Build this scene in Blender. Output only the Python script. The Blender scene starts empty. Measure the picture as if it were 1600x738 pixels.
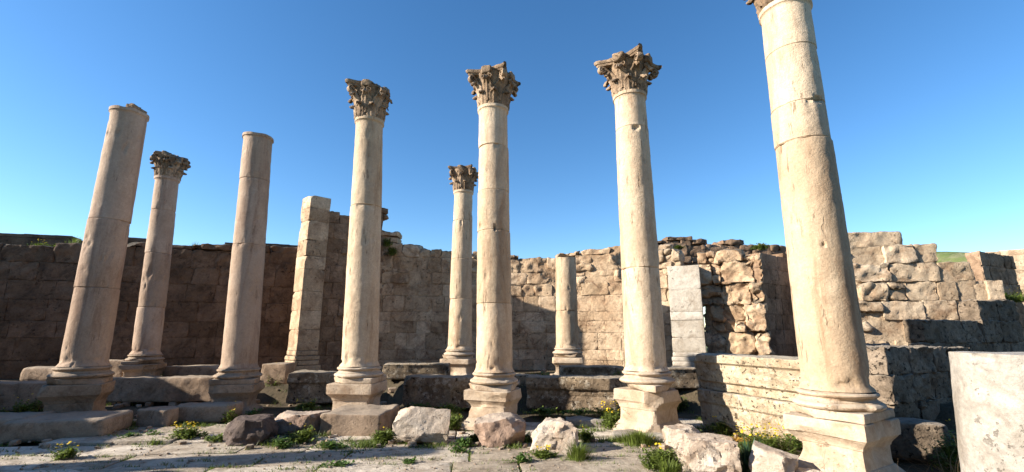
import bpy, math, random
import numpy as np
from mathutils import Vector, Matrix

# ------------------------------------------------------------------ camera, sky, sun, exposure
SC = bpy.context.scene
COL = SC.collection
PITCH = math.radians(12.0)
EYE = 1.6
F = 710.0                                    # focal length in pixels of the 1600 px wide photograph
cam = bpy.data.cameras.new('camera'); cam.sensor_width = 36.0; cam.lens = 36.0 * F / 1600.0
cam.clip_start = 0.05; cam.clip_end = 5000
camo = bpy.data.objects.new('camera', cam); COL.objects.link(camo)
camo.location = (0, 0, EYE); camo.rotation_euler = (math.pi / 2 + PITCH, 0, 0)
SC.camera = camo
SUN_EL = math.radians(25.0); SUN_AZ = math.radians(258.0)      # clockwise from +Y
SDIR = Vector((math.sin(SUN_AZ) * math.cos(SUN_EL), math.cos(SUN_AZ) * math.cos(SUN_EL), math.sin(SUN_EL)))
world = bpy.data.worlds.new('World'); SC.world = world; world.use_nodes = True
wn = world.node_tree.nodes; wl = world.node_tree.links
sky = wn.new('ShaderNodeTexSky'); sky.sky_type = 'NISHITA'; sky.sun_disc = False
sky.sun_elevation = SUN_EL; sky.sun_rotation = SUN_AZ
sky.air_density = 1.0; sky.dust_density = 0.25; sky.ozone_density = 2.5; sky.altitude = 500
hs = wn.new('ShaderNodeHueSaturation'); hs.inputs['Hue'].default_value = 0.499; hs.inputs['Saturation'].default_value = 1.2; hs.inputs['Value'].default_value = 1.0
gm = wn.new('ShaderNodeGamma'); gm.inputs[1].default_value = 1.06; wl.new(sky.outputs[0], gm.inputs[0]); wl.new(gm.outputs[0], hs.inputs['Color']); wl.new(hs.outputs[0], wn['Background'].inputs[0])
wn['Background'].inputs[1].default_value = 0.079
sl = bpy.data.lights.new('sun', 'SUN'); sl.energy = 5.0; sl.angle = math.radians(0.53); sl.color = (1.0, 0.92, 0.80)
so = bpy.data.objects.new('sun', sl); COL.objects.link(so)
so.rotation_euler = (-SDIR).to_track_quat('-Z', 'Y').to_euler()
SC.view_settings.view_transform = 'Standard'; SC.view_settings.look = 'None'
SC.view_settings.gamma = 1.0; SC.view_settings.exposure = 1.4; SC.view_settings.use_curve_mapping = False
SC.cycles.max_bounces = 6

# ------------------------------------------------------------------ measuring helpers (photo pixel -> metres)
CT, ST = math.cos(PITCH), math.sin(PITCH)
def P(px, py, Y):
    b = (369 - py) / F; zc = Y / (CT - b * ST)
    return Vector(((px - 800) / F * zc, Y, EYE + zc * (ST + b * CT)))
def G(px, py, z=0.0):
    b = (369 - py) / F; zc = (z - EYE) / (ST + b * CT)
    return Vector(((px - 800) / F * zc, zc * (CT - b * ST), z))
def ZC(Y, py):
    b = (369 - py) / F; return Y / (CT - b * ST)

# ------------------------------------------------------------------ numpy noise
def _h(ix, iy, iz, s):
    n = (ix * 374761393 + iy * 668265263 + iz * 2147483647 + s * 1274126177) & 0xffffffff
    n = ((n ^ (n >> 13)) * 1274126177) & 0xffffffff
    n = n ^ (n >> 16)
    return (n & 0xffffff) / float(0xffffff) * 2 - 1
def vnoise(p, s=0):
    p = np.asarray(p, float) + 1000.37
    i = np.floor(p).astype(np.int64); f = p - i; f = f * f * f * (f * (f * 6 - 15) + 10)
    r = 0
    for dx in (0, 1):
        wx = f[:, 0] if dx else 1 - f[:, 0]
        for dy in (0, 1):
            wy = f[:, 1] if dy else 1 - f[:, 1]
            for dz in (0, 1):
                wz = f[:, 2] if dz else 1 - f[:, 2]
                r = r + wx * wy * wz * _h(i[:, 0] + dx, i[:, 1] + dy, i[:, 2] + dz, s)
    return r
def fbm(p, s=0, o=3, g=0.5):
    p = np.asarray(p, float); a = 1; t = 0; r = 0
    for k in range(o):
        r = r + a * vnoise(p * (2.03 ** k), s + k * 17); t += a; a *= g
    return r / t
def sstep(a, b, x):
    t = np.clip((x - a) / (b - a), 0, 1); return t * t * (3 - 2 * t)

# ------------------------------------------------------------------ mesh collecting
class MB:
    def __init__(self): self.v = []; self.f = []; self.t = []; self.n = 0
    def add(self, v, f, tint=0.5):
        v = np.asarray(v, float)
        self.v.append(v); self.f.extend([tuple(i + self.n for i in q) for q in f])
        self.t.append(np.full(len(v), tint) if np.isscalar(tint) else np.asarray(tint, float)); self.n += len(v)
    def build(self, name, mat, parent=None, loc=(0, 0, 0), rot=0.0, sharp=38, smooth=True):
        me = bpy.data.meshes.new(name)
        V = np.concatenate(self.v)
        me.from_pydata(V.tolist(), [], self.f)
        a = me.attributes.new('tint', 'FLOAT', 'POINT'); a.data.foreach_set('value', np.concatenate(self.t).astype(np.float32))
        if smooth:
            me.shade_smooth()
            if sharp: me.set_sharp_from_angle(angle=math.radians(sharp))
        me.materials.append(mat)
        o = bpy.data.objects.new(name, me); COL.objects.link(o)
        o.location = loc; o.rotation_euler = (0, 0, rot)
        if parent: o.parent = parent
        return o
def tag(o, label=None, cat=None, group=None, kind=None):
    if label: o['label'] = label
    if cat: o['category'] = cat
    if group: o['group'] = group
    if kind: o['kind'] = kind
    elif label: o['kind'] = 'thing'
    return o
def empty(name, loc, rot=0.0):
    o = bpy.data.objects.new(name, None); COL.objects.link(o); o.location = loc; o.rotation_euler = (0, 0, rot)
    o.empty_display_size = 0.3
    return o

_topo = {}
def lattice(nx, ny, nz):
    k = (nx, ny, nz)
    if k in _topo: return _topo[k]
    idx = {}; ijk = []
    def g(i, j, l):
        q = (i, j, l)
        if q not in idx: idx[q] = len(ijk); ijk.append(q)
        return idx[q]
    fs = []
    for i in range(nx):
        for j in range(ny):
            fs.append((g(i, j, 0), g(i, j + 1, 0), g(i + 1, j + 1, 0), g(i + 1, j, 0)))
            fs.append((g(i, j, nz), g(i + 1, j, nz), g(i + 1, j + 1, nz), g(i, j + 1, nz)))
    for i in range(nx):
        for l in range(nz):
            fs.append((g(i, 0, l), g(i + 1, 0, l), g(i + 1, 0, l + 1), g(i, 0, l + 1)))
            fs.append((g(i, ny, l), g(i, ny, l + 1), g(i + 1, ny, l + 1), g(i + 1, ny, l)))
    for j in range(ny):
        for l in range(nz):
            fs.append((g(0, j, l), g(0, j, l + 1), g(0, j + 1, l + 1), g(0, j + 1, l)))
            fs.append((g(nx, j, l), g(nx, j + 1, l), g(nx, j + 1, l + 1), g(nx, j, l + 1)))
    _topo[k] = (np.array(ijk), fs)
    return _topo[k]
def axis(h, r, cell):
    n = max(1, int(round((2 * h - 2 * r) / cell)))
    mid = np.linspace(-(h - r), h - r, n + 1)
    return np.concatenate([[-h, -h + r * 0.35], mid, [h - r * 0.35, h]])
def stone(size, seed, rough=0.012, r=0.03, cell=0.07, chips=2, chipd=0.06, nscale=4.0, profile=None):
    """one worn stone block, centred on its own box; returns verts, faces"""
    h = np.array(size) / 2.0; r = min(r, h.min() * 0.45)
    ax = [axis(h[k], r, cell) for k in range(3)]
    ijk, fs = lattice(len(ax[0]) - 1, len(ax[1]) - 1, len(ax[2]) - 1)
    p = np.stack([ax[k][ijk[:, k]] for k in range(3)], 1)
    q = np.clip(p, -(h - r), h - r); d = p - q; L = np.linalg.norm(d, axis=1, keepdims=True); L[L == 0] = 1
    nrm = d / L; p = q + nrm * r
    if profile is not None:
        ins = profile((p[:, 2] + h[2]) / (2 * h[2]))
        m = np.clip((-p[:, 1] + h[1] * 0.2) / (h[1] * 1.2), 0, 1) ** 0.5
        p[:, 1] += ins * (p[:, 1] < 0) * m
    rs = np.random.RandomState(seed * 7 + 3)
    off = rs.rand(3) * 50
    p = p + nrm * (fbm(p * nscale + off, seed, 4, 0.55) * rough * 1.6)[:, None]
    p = p + nrm * (np.minimum(0, vnoise(p * nscale * 0.6 + off, seed + 9) + 0.25) * rough * 2.0)[:, None]
    for c in range(chips):
        cn = np.sign(rs.rand(3) - 0.5) * (0.35 + rs.rand(3)); cn /= np.linalg.norm(cn)
        far = (np.abs(cn) * h).sum(); dd = far - chipd * (0.4 + rs.rand())
        s = p @ cn - dd + fbm(p * 9 + off, seed + c, 2) * chipd * 0.12
        p = p - np.maximum(s, 0)[:, None] * cn[None, :]
    return p, fs
def rotz(v, a):
    c, s = math.cos(a), math.sin(a); v = np.array(v); x = v[:, 0] * c - v[:, 1] * s; y = v[:, 0] * s + v[:, 1] * c
    return np.stack([x, y, v[:, 2]], 1)
def rotv(v, ax, a):
    m = np.array(Matrix.Rotation(a, 3, ax)); return v @ m.T

def boulder(size, seed, cuts=12, rough=0.015, cell=0.03):
    h = np.array(size) / 2.0; ax = [axis(h[k], 0.02, cell) for k in range(3)]
    ijk, fs = lattice(len(ax[0]) - 1, len(ax[1]) - 1, len(ax[2]) - 1)
    p = np.stack([ax[k][ijk[:, k]] for k in range(3)], 1); rs_ = np.random.RandomState(seed); off = rs_.rand(3) * 60
    for c in range(cuts):
        n_ = rs_.normal(size=3); n_[2] = n_[2] * 0.75 + 0.15; n_ /= np.linalg.norm(n_)
        dd = math.sqrt(((n_ * h) ** 2).sum()) * rs_.uniform(0.86, 1.2)
        s_ = p @ n_ - dd + fbm(p * 6 + off + c, seed + c, 3) * 0.03; p = p - np.maximum(s_, 0)[:, None] * n_
    L = np.linalg.norm(p, axis=1, keepdims=True); nn = p / np.maximum(L, 1e-6)
    rid = 1 - np.abs(fbm(p * 7 + off, seed + 3, 4)) * 2
    p = p + nn * ((fbm(p * 5 + off, seed, 4) * rough * 2.2) - rid * rough * 1.2 + fbm(p * 24 + off, seed + 8, 2) * rough * 0.6)[:, None]
    return p, fs

# ------------------------------------------------------------------ materials
def nt(name):
    m = bpy.data.materials.new(name); m.use_nodes = True
    return m, m.node_tree.nodes, m.node_tree.links
def limestone(name, c1, c2, stain, pit=0.5, top=None, rough=0.9, bump=0.6, vein=0.0, tintamp=0.5, topamt=0.8, white=0.0, sc=1.0, pitc=0.45, mott=0.22):
    m, n, l = nt(name); b = n['Principled BSDF']; b.inputs['Roughness'].default_value = rough
    try: b.inputs['Specular IOR Level'].default_value = 0.25
    except Exception: pass
    tc = n.new('ShaderNodeTexCoord'); at = n.new('ShaderNodeAttribute'); at.attribute_name = 'tint'
    oi = n.new('ShaderNodeObjectInfo'); om = n.new('ShaderNodeMath'); om.operation = 'MULTIPLY'; om.inputs[1].default_value = 61.0; l.new(oi.outputs['Random'], om.inputs[0])
    va = n.new('ShaderNodeVectorMath'); va.operation = 'ADD'; l.new(tc.outputs['Object'], va.inputs[0]); l.new(om.outputs[0], va.inputs[1]); src = va.outputs[0]
    def noise(scale, det=6, ro=0.6, vec=None, dist=0.0):
        q = n.new('ShaderNodeTexNoise'); q.inputs['Scale'].default_value = scale * sc; q.inputs['Detail'].default_value = det
        q.inputs['Roughness'].default_value = ro; q.inputs['Distortion'].default_value = dist
        l.new(vec or src, q.inputs['Vector']); return q.outputs['Fac']
    def ramp(fac, a, bb):
        r = n.new('ShaderNodeMapRange'); r.inputs[1].default_value = a; r.inputs[2].default_value = bb
        r.interpolation_type = 'SMOOTHSTEP'; l.new(fac, r.inputs[0]); return r.outputs[0]
    def mix(fac, a, bb, mode='MIX'):
        x = n.new('ShaderNodeMix'); x.data_type = 'RGBA'; x.blend_type = mode
        for s_, v_ in ((0, fac), (6, a), (7, bb)):
            if isinstance(v_, (int, float)): x.inputs[s_].default_value = v_
            elif isinstance(v_, tuple): x.inputs[s_].default_value = (*v_, 1)
            else: l.new(v_, x.inputs[s_])
        return x.outputs[2]
    def math_(op, a, bb=None):
        x = n.new('ShaderNodeMath'); x.operation = op
        for s_, v_ in ((0, a), (1, bb)):
            if v_ is None: continue
            if isinstance(v_, (int, float)): x.inputs[s_].default_value = v_
            else: l.new(v_, x.inputs[s_])
        return x.outputs[0]
    mp = n.new('ShaderNodeMapping'); mp.inputs['Scale'].default_value = (1, 1, 0.14 if vein else 1); l.new(src, mp.inputs[0])
    big = ramp(noise(1.3, 4), 0.35, 0.65)
    col = mix(big, c1, c2)
    st = ramp(noise(2.6, 8, 0.72, mp.outputs[0], 0.8), 0.45, 0.66)
    col = mix(math_('MULTIPLY', st, 0.75), col, stain)
    if white:
        wv = ramp(noise(7, 6, 0.7), 0.52, 0.62); col = mix(math_('MULTIPLY', wv, white), col, (0.62, 0.56, 0.46))
    mo = n.new('ShaderNodeMapRange'); mo.inputs[1].default_value = 0.3; mo.inputs[2].default_value = 0.7; mo.inputs[3].default_value = 1 - mott; mo.inputs[4].default_value = 1 + mott * 0.7
    l.new(noise(5.5, 10, 0.78, None, 0.3), mo.inputs[0]); col = mix(1.0, col, mo.outputs[0], 'MULTIPLY')
    mo2 = n.new('ShaderNodeMapRange'); mo2.inputs[1].default_value = 0.3; mo2.inputs[2].default_value = 0.7; mo2.inputs[3].default_value = 1 - mott * 0.8; mo2.inputs[4].default_value = 1 + mott * 0.5
    l.new(noise(21, 6, 0.75), mo2.inputs[0]); col = mix(1.0, col, mo2.outputs[0], 'MULTIPLY')
    # per stone tint
    ta = n.new('ShaderNodeMapRange'); ta.inputs[1].default_value = 0; ta.inputs[2].default_value = 1
    ta.inputs[3].default_value = 1 - tintamp; ta.inputs[4].default_value = 1 + tintamp * 0.6; l.new(at.outputs['Fac'], ta.inputs[0])
    cc = n.new('ShaderNodeCombineColor')
    l.new(ta.outputs[0], cc.inputs[0]); l.new(math_('POWER', ta.outputs[0], 1.12), cc.inputs[1]); l.new(math_('POWER', ta.outputs[0], 1.3), cc.inputs[2])
    col = mix(1.0, col, cc.outputs[0], 'MULTIPLY')
    grain = ramp(noise(38, 5, 0.75), 0.3, 0.7)
    col = mix(math_('MULTIPLY', grain, 0.22), col, tuple(c * 0.55 for c in stain))
    pn = noise(15, 4, 0.7, mp.outputs[0] if vein else None); pm = ramp(pn, 0.585, 0.65)
    pa = ramp(noise(1.9, 3, 0.5), pitc, pitc + 0.15); pm = math_('MULTIPLY', math_('MULTIPLY', pm, pa), pit)
    col = mix(pm, col, tuple(c * 0.45 for c in stain))
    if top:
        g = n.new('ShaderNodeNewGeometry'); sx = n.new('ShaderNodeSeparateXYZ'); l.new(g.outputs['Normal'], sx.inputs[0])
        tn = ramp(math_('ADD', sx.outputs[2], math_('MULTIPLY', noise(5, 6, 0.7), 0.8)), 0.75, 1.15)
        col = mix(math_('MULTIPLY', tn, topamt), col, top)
    l.new(col, b.inputs['Base Color'])
    h1 = noise(9, 8, 0.7); h2 = noise(45, 6, 0.7)
    hh = math_('ADD', math_('MULTIPLY', h1, 1.0), math_('MULTIPLY', h2, 0.35)); hh = math_('SUBTRACT', hh, math_('MULTIPLY', pm, 0.9))
    bp = n.new('ShaderNodeBump'); bp.inputs['Strength'].default_value = bump; bp.inputs['Distance'].default_value = 0.03
    l.new(hh, bp.inputs['Height']); l.new(bp.outputs[0], b.inputs['Normal'])
    return m
def plain(name, col, rough=0.8, trans=0.0, var=0.3, scale=6):
    m, n, l = nt(name); b = n['Principled BSDF']; b.inputs['Roughness'].default_value = rough
    at = n.new('ShaderNodeAttribute'); at.attribute_name = 'tint'
    mr = n.new('ShaderNodeMapRange'); mr.inputs[3].default_value = 1 - var; mr.inputs[4].default_value = 1 + var; l.new(at.outputs['Fac'], mr.inputs[0])
    x = n.new('ShaderNodeMix'); x.data_type = 'RGBA'; x.blend_type = 'MULTIPLY'; x.inputs[0].default_value = 1
    x.inputs[6].default_value = (*col, 1); l.new(mr.outputs[0], x.inputs[7]); l.new(x.outputs[2], b.inputs['Base Color'])
    if trans:
        t = n.new('ShaderNodeBsdfTranslucent'); l.new(x.outputs[2], t.inputs[0]); ms = n.new('ShaderNodeMixShader'); ms.inputs[0].default_value = trans
        l.new(b.outputs[0], ms.inputs[1]); l.new(t.outputs[0], ms.inputs[2]); l.new(ms.outputs[0], n['Material Output'].inputs[0])
    return m
M_SHAFT = limestone('cream_limestone', (0.6, 0.47, 0.33), (0.52, 0.39, 0.265), (0.34, 0.21, 0.12), pit=0.75, vein=1, bump=0.6, tintamp=0.18, mott=0.17)
M_PINK = limestone('rosy_limestone', (0.45, 0.335, 0.25), (0.39, 0.28, 0.2), (0.24, 0.145, 0.095), pit=0.5, vein=1, bump=0.5, tintamp=0.2, mott=0.15)
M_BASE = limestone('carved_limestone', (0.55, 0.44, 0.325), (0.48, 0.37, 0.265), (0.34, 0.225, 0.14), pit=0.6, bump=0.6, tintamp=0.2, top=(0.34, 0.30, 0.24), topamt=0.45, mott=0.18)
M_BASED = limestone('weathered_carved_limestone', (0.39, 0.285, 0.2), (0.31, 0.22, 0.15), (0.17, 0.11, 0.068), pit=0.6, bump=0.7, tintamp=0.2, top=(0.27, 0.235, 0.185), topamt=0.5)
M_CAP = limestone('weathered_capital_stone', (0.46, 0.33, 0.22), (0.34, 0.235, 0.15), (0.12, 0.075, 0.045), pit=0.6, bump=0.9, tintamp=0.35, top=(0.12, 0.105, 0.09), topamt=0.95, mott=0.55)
M_WALLD = limestone('shade_darkened_brown_stone', (0.225, 0.137, 0.085), (0.16, 0.096, 0.058), (0.075, 0.044, 0.027), pit=0.8, bump=1.0, tintamp=0.22, top=(0.05, 0.045, 0.035), topamt=0.9, mott=0.3)  # brown stone, albedo set extra dark to deepen the shade on these walls
M_WALLM = limestone('shade_darkened_tan_stone', (0.36, 0.24, 0.155), (0.28, 0.18, 0.112), (0.14, 0.085, 0.052), pit=0.8, bump=1.0, tintamp=0.25, top=(0.08, 0.07, 0.055), topamt=0.9, mott=0.3)  # tan stone, darkened in colour so the shaded walls read deeper
M_WALLC = limestone('cream_brown_wall_stone', (0.6, 0.445, 0.295), (0.48, 0.33, 0.205), (0.22, 0.13, 0.075), pit=0.8, bump=1.0, tintamp=0.25, top=(0.10, 0.09, 0.07), topamt=0.8, mott=0.3)
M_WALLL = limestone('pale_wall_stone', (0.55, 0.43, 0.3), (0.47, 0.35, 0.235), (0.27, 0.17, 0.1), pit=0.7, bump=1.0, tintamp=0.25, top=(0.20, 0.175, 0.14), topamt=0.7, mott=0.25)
M_BENCH = limestone('lichened_block_stone', (0.33, 0.25, 0.165), (0.24, 0.175, 0.115), (0.1, 0.067, 0.042), pit=1.0, bump=1.2, tintamp=0.25, top=(0.30, 0.26, 0.20), topamt=0.6, white=0.5, pitc=0.3, mott=0.4)
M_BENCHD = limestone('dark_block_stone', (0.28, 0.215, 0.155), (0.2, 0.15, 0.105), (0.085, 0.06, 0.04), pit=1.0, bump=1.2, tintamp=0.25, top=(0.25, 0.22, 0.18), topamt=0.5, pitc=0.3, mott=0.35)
M_MOLD = limestone('pale_lichened_block_stone', (0.52, 0.42, 0.29), (0.43, 0.33, 0.22), (0.22, 0.15, 0.085), pit=1.0, bump=1.1, tintamp=0.2, top=(0.34, 0.31, 0.25), topamt=0.5, white=0.5, pitc=0.32, mott=0.3)
M_ROCKW = limestone('white_boulder_stone', (0.56, 0.485, 0.4), (0.49, 0.4, 0.315), (0.31, 0.22, 0.155), pit=0.5, bump=1.0, tintamp=0.25)
M_ROCKP = limestone('pink_boulder_stone', (0.4, 0.28, 0.21), (0.33, 0.22, 0.16), (0.2, 0.125, 0.085), pit=0.5, bump=1.0, tintamp=0.2, top=(0.36, 0.31, 0.25), topamt=0.6)
M_ROCKD = limestone('mauve_boulder_stone', (0.135, 0.10, 0.085), (0.105, 0.077, 0.065), (0.07, 0.05, 0.042), pit=0.5, bump=1.0, tintamp=0.2)
M_GREY = limestone('grey_limestone', (0.36, 0.325, 0.28), (0.3, 0.265, 0.22), (0.19, 0.155, 0.12), pit=0.6, bump=0.7, tintamp=0.2, mott=0.28)
M_PIER = limestone('pale_grey_pier_stone', (0.54, 0.485, 0.41), (0.48, 0.42, 0.345), (0.32, 0.26, 0.20), pit=0.6, bump=0.6, tintamp=0.15, mott=0.22)
M_PAVE = limestone('paving_stone', (0.56, 0.485, 0.39), (0.45, 0.38, 0.3), (0.24, 0.185, 0.13), pit=0.8, bump=0.8, tintamp=0.3, mott=0.3)
M_SOIL = limestone('dry_soil', (0.1, 0.075, 0.045), (0.07, 0.052, 0.032), (0.04, 0.034, 0.018), pit=0.5, bump=1.0, tintamp=0.1)
M_GRASS = plain('grass_blade', (0.115, 0.155, 0.022), 0.6, 0.35, 0.5)
M_LEAF = plain('weed_leaf', (0.075, 0.135, 0.022), 0.5, 0.3, 0.45)
M_BLUE = plain('blue_green_leaf', (0.03, 0.065, 0.025), 0.45, 0.15, 0.35)
M_YEL = plain('yellow_petal', (0.60, 0.42, 0.015), 0.6, 0.2, 0.3)
M_DRY = plain('dry_twig', (0.24, 0.17, 0.105), 0.9, 0, 0.4)
M_ORG = plain('orange_stonecrop', (0.36, 0.19, 0.03), 0.7, 0.1, 0.35)

# ------------------------------------------------------------------ ground
def sheet(name, x0, x1, y0, y1, cell, zf, mat, kind='structure'):
    nx = int((x1 - x0) / cell); ny = int((y1 - y0) / cell)
    X, Y = np.meshgrid(np.linspace(x0, x1, nx + 1), np.linspace(y0, y1, ny + 1))
    p = np.stack([X.ravel(), Y.ravel(), np.zeros(X.size)], 1); p[:, 2] = zf(p)
    f = [(j * (nx + 1) + i, j * (nx + 1) + i + 1, (j + 1) * (nx + 1) + i + 1, (j + 1) * (nx + 1) + i) for j in range(ny) for i in range(nx)]
    mb = MB(); mb.add(p, f); o = mb.build(name, mat, sharp=None); tag(o, kind=kind); return o
def soil_z(p):
    x, y = p[:, 0], p[:, 1]
    back = np.where(x < 3.2, 9.85, 9.85 + (x - 3.2) * -0.5) + 0.95 * (1 - sstep(-3.0, -2.0, x))
    t = sstep(-0.15, 0.35, y - back)
    t2 = sstep(8.3, 9.2, y) * 0.12
    return -0.06 + t2 + t * 0.46 + fbm(p * 1.5, 3, 4) * 0.05
sheet('ground', -22, 22, 1.0, 22, 0.14, soil_z, M_SOIL)
far = MB(); R = 2500
far.add([(-R, -R, -0.32), (R, -R, -0.32), (R, R, -0.32), (-R, R, -0.32)], [(0, 1, 2, 3)])
M_HILL = limestone('grassy_hillside', (0.085, 0.13, 0.03), (0.12, 0.15, 0.045), (0.22, 0.19, 0.13), pit=0.9, bump=0.3, tintamp=0.1, sc=0.12, mott=0.4)
o = far.build('plain', M_HILL); tag(o, kind='structure')
def hill_z(p):
    x, y = p[:, 0], p[:, 1]
    return 22.6 * np.exp(-(((x - 133) / 20) ** 2 + ((y - 140) / 45) ** 2)) + fbm(p * 0.03, 5, 4) * 2.2 - 0.5 + 6 * np.exp(-(((y - 170) / 50) ** 2)) * sstep(60, 110, x)
sheet('hill', 40, 260, 60, 260, 4.0, hill_z, M_HILL)

# paving: big worn flags in rows that run across the view
rs = random.Random(5); JOINTS = []
pv = MB(); y = 3.2; k = 0
pava = math.radians(4)
while y < 8.9:
    w = rs.uniform(0.5, 0.9); x = -12 + rs.uniform(-0.6, 0)
    while x < 9.0:
        L = rs.uniform(0.8, 1.8); k += 1
        gap = rs.uniform(0.008, 0.032)
        lim = 8.6 + 0.5 * math.sin(x * 1.7) * 0.5
        if not (y + w > lim and rs.random() < 0.55) and not (x > 3.1 and y > 4.6) and not (y > 7.0 and rs.random() < 0.12):
            v, f = stone((L - gap, w - gap, 0.16), k + 500, rough=0.008, r=0.010, cell=0.12, chips=2, chipd=0.025, nscale=2.5)
            v = rotz(v, rs.uniform(-0.012, 0.012)); v = v + np.array([x + L / 2, y + w / 2, -0.08 + rs.uniform(-0.006, 0.005) + (0.05 if y > 7.0 else 0) * rs.random()])
            pv.add(rotz(v, pava), f, rs.random())
            q_ = rotz(np.array([[x, y, 0], [x, y + w, 0], [x, y, 0], [x + L, y, 0]]), pava); JOINTS += [(q_[0], q_[1]), (q_[2], q_[3])]
        x += L
    y += w
tag(pv.build('paving', M_PAVE), kind='structure')

# ------------------------------------------------------------------ masonry walls
def wall(name, p0, p1, z0, prof, label, mat, seed, course=(0.30, 0.40), length=(0.35, 0.75), thick=0.5, rough=0.022, gap=0.004,
         ero=None, fit=False, bulge=0.0, miss=0.0, cell=0.06, depthvar=0.008, chips=1, chipd=0.05, cat='wall', topvar=0.05, core=0.028):
    """prof: list of (u metres, z) giving the broken top line. ero(u,z)->0..1 local ruin"""
    p0 = Vector(p0); p1 = Vector(p1); d = p1 - p0; L = math.hypot(d.x, d.y); ang = math.atan2(d.y, d.x)
    rr = random.Random(seed); us = [q[0] for q in prof]; zs = [q[1] for q in prof]
    mb = MB(); z = z0; n = 0
    nc = max(1, round((max(zs) - z0) / (sum(course) / 2)))
    while z < max(zs) - 0.01:
        hgt = (max(zs) - z0) / nc if fit else rr.uniform(*course); u = -rr.uniform(0, 0.3)
        if z == z0: u = 0
        while u < L:
            l = rr.uniform(*length); u1 = min(u + l, L + rr.uniform(0, 0.04))
            if L - u1 < 0.15: u1 = L + rr.uniform(0, 0.04)
            uc = (max(u, 0) + u1) / 2; zt = float(np.interp(uc, us, zs)) + rr.uniform(-topvar, topvar)
            zh = min(z + hgt, zt) if not fit else z + hgt
            if zh - z > (0.09 if not fit else 0) and z + (hgt * 0.5 if fit else 0) < zt and u1 - max(u, 0) > 0.08:
                e = ero(uc, z + hgt / 2) if ero else 0.0
                e = float(np.clip(e, 0, 1)); n += 1
                if rr.random() >= miss * (0.3 + e):
                    ul = max(u, 0); sx = u1 - ul
                    subs = [(ul, u1, z, zh)]
                    if e > 0.5 and rr.random() < 0.45 and zh - z > 0.22:
                        m_ = ul + sx * rr.uniform(0.35, 0.65); zm = z + (zh - z) * rr.uniform(0.4, 0.6)
                        subs = [(ul, m_, z, zm), (m_, u1, z, zm), (ul, u1, zm, zh)] if rr.random() < 0.5 else [(ul, m_, z, zh), (m_, u1, z, zm), (m_, u1, zm, zh)]
                    for (a, b, c, dd) in subs:
                        g = gap * (1 + 1.5 * e)
                        v, f = stone((b - a - g, thick, dd - c - g), seed * 1000 + n + int(a * 97), rough=rough * (0.5 + 2.6 * e), r=0.004 + 0.035 * e, cell=cell,
                                     chips=chips + int(e * 3), chipd=chipd * (0.7 + 1.6 * e), nscale=8.0 if e < 0.5 else 5.0)
                        v[:, 0] += (a + b) / 2; v[:, 2] += (c + dd) / 2
                        v[:, 1] += thick / 2 + rr.uniform(-depthvar, depthvar) * (1 + 6 * e) + (rr.random() < 0.15 * e) * 0.07
                        mb.add(v, f, rr.random())
            u = u1
        z += hgt
    if core:
        for i in range(len(prof) - 1):
            a, b = prof[i], prof[i + 1]
            if b[0] - a[0] < 0.02: continue
            t0 = min(a[1], b[1]) - 0.14; e0 = 0.06 if i == 0 else -0.02; e1 = 0.06 if i == len(prof) - 2 else -0.02
            if t0 - z0 < 0.2: continue
            v, f = stone((b[0] - a[0] - e0 - e1, thick - core - 0.03, t0 - z0), seed * 31 + i, rough=0.02, r=0.02, cell=0.08, chips=0, nscale=6)
            v[:, 0] += (a[0] + e0 + b[0] - e1) / 2; v[:, 1] += core + (thick - core - 0.03) / 2; v[:, 2] += (z0 + t0) / 2
            mb.add(v, f, 0.35)
    if bulge:
        for q in mb.v:
            t = np.clip(q[:, 0] / L, 0, 1); q[:, 1] += bulge * 4 * t * (1 - t)
    o = mb.build(name, mat, loc=(p0.x, p0.y, 0), rot=ang); tag(o, label, cat); return o
def prof_px(p0, p1, pts, bulge=0.0):
    """(px, py) of the photo's wall top -> (u, z) on the wall line"""
    p0 = Vector(p0); p1 = Vector(p1); d = (p1 - p0).xy; L = d.length; d.normalize(); out = []
    for px, py in pts:
        b = (369 - py) / F; c = CT - b * ST; ax = (px - 800) / F
        # ray: X = ax*zc, Y = c*zc ; line: p0 + u d
        det = ax * (-d.y) - c * (-d.x); zc = (p0.x * (-d.y) - p0.y * (-d.x)) / det
        u = (ax * zc - p0.x) * d.x + (c * zc - p0.y) * d.y
        for _ in range(6):
            if not bulge: break
            t = min(1, max(0, u / L)); o_ = bulge * 4 * t * (1 - t); sx, sy = p0.x - d.y * o_, p0.y + d.x * o_
            zc = (sx * (-d.y) - sy * (-d.x)) / det; u = (ax * zc - sx) * d.x + (c * zc - sy) * d.y
        out.append((u, EYE + zc * (ST + b * CT)))
    out = [(max(0, min(L, u)), z) for u, z in out]
    if out[0][0] > 0: out.insert(0, (0, out[0][1]))
    if out[-1][0] < L: out.append((L, out[-1][1]))
    return out
TZ = 0.50
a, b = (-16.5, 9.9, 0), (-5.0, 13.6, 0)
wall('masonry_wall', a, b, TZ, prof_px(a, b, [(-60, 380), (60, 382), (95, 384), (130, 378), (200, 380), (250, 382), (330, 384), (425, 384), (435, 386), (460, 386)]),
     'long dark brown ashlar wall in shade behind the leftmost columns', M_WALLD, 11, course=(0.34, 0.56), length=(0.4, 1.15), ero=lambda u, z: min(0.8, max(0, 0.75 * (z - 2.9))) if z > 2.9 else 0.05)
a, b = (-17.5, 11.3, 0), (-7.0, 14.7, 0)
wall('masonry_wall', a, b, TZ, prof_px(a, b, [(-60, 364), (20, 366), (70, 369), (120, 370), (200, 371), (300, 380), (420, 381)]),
     'upper dark wall rising just behind the long shaded wall at far left', M_WALLD, 12, cell=0.12, length=(0.6, 1.1))
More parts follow.
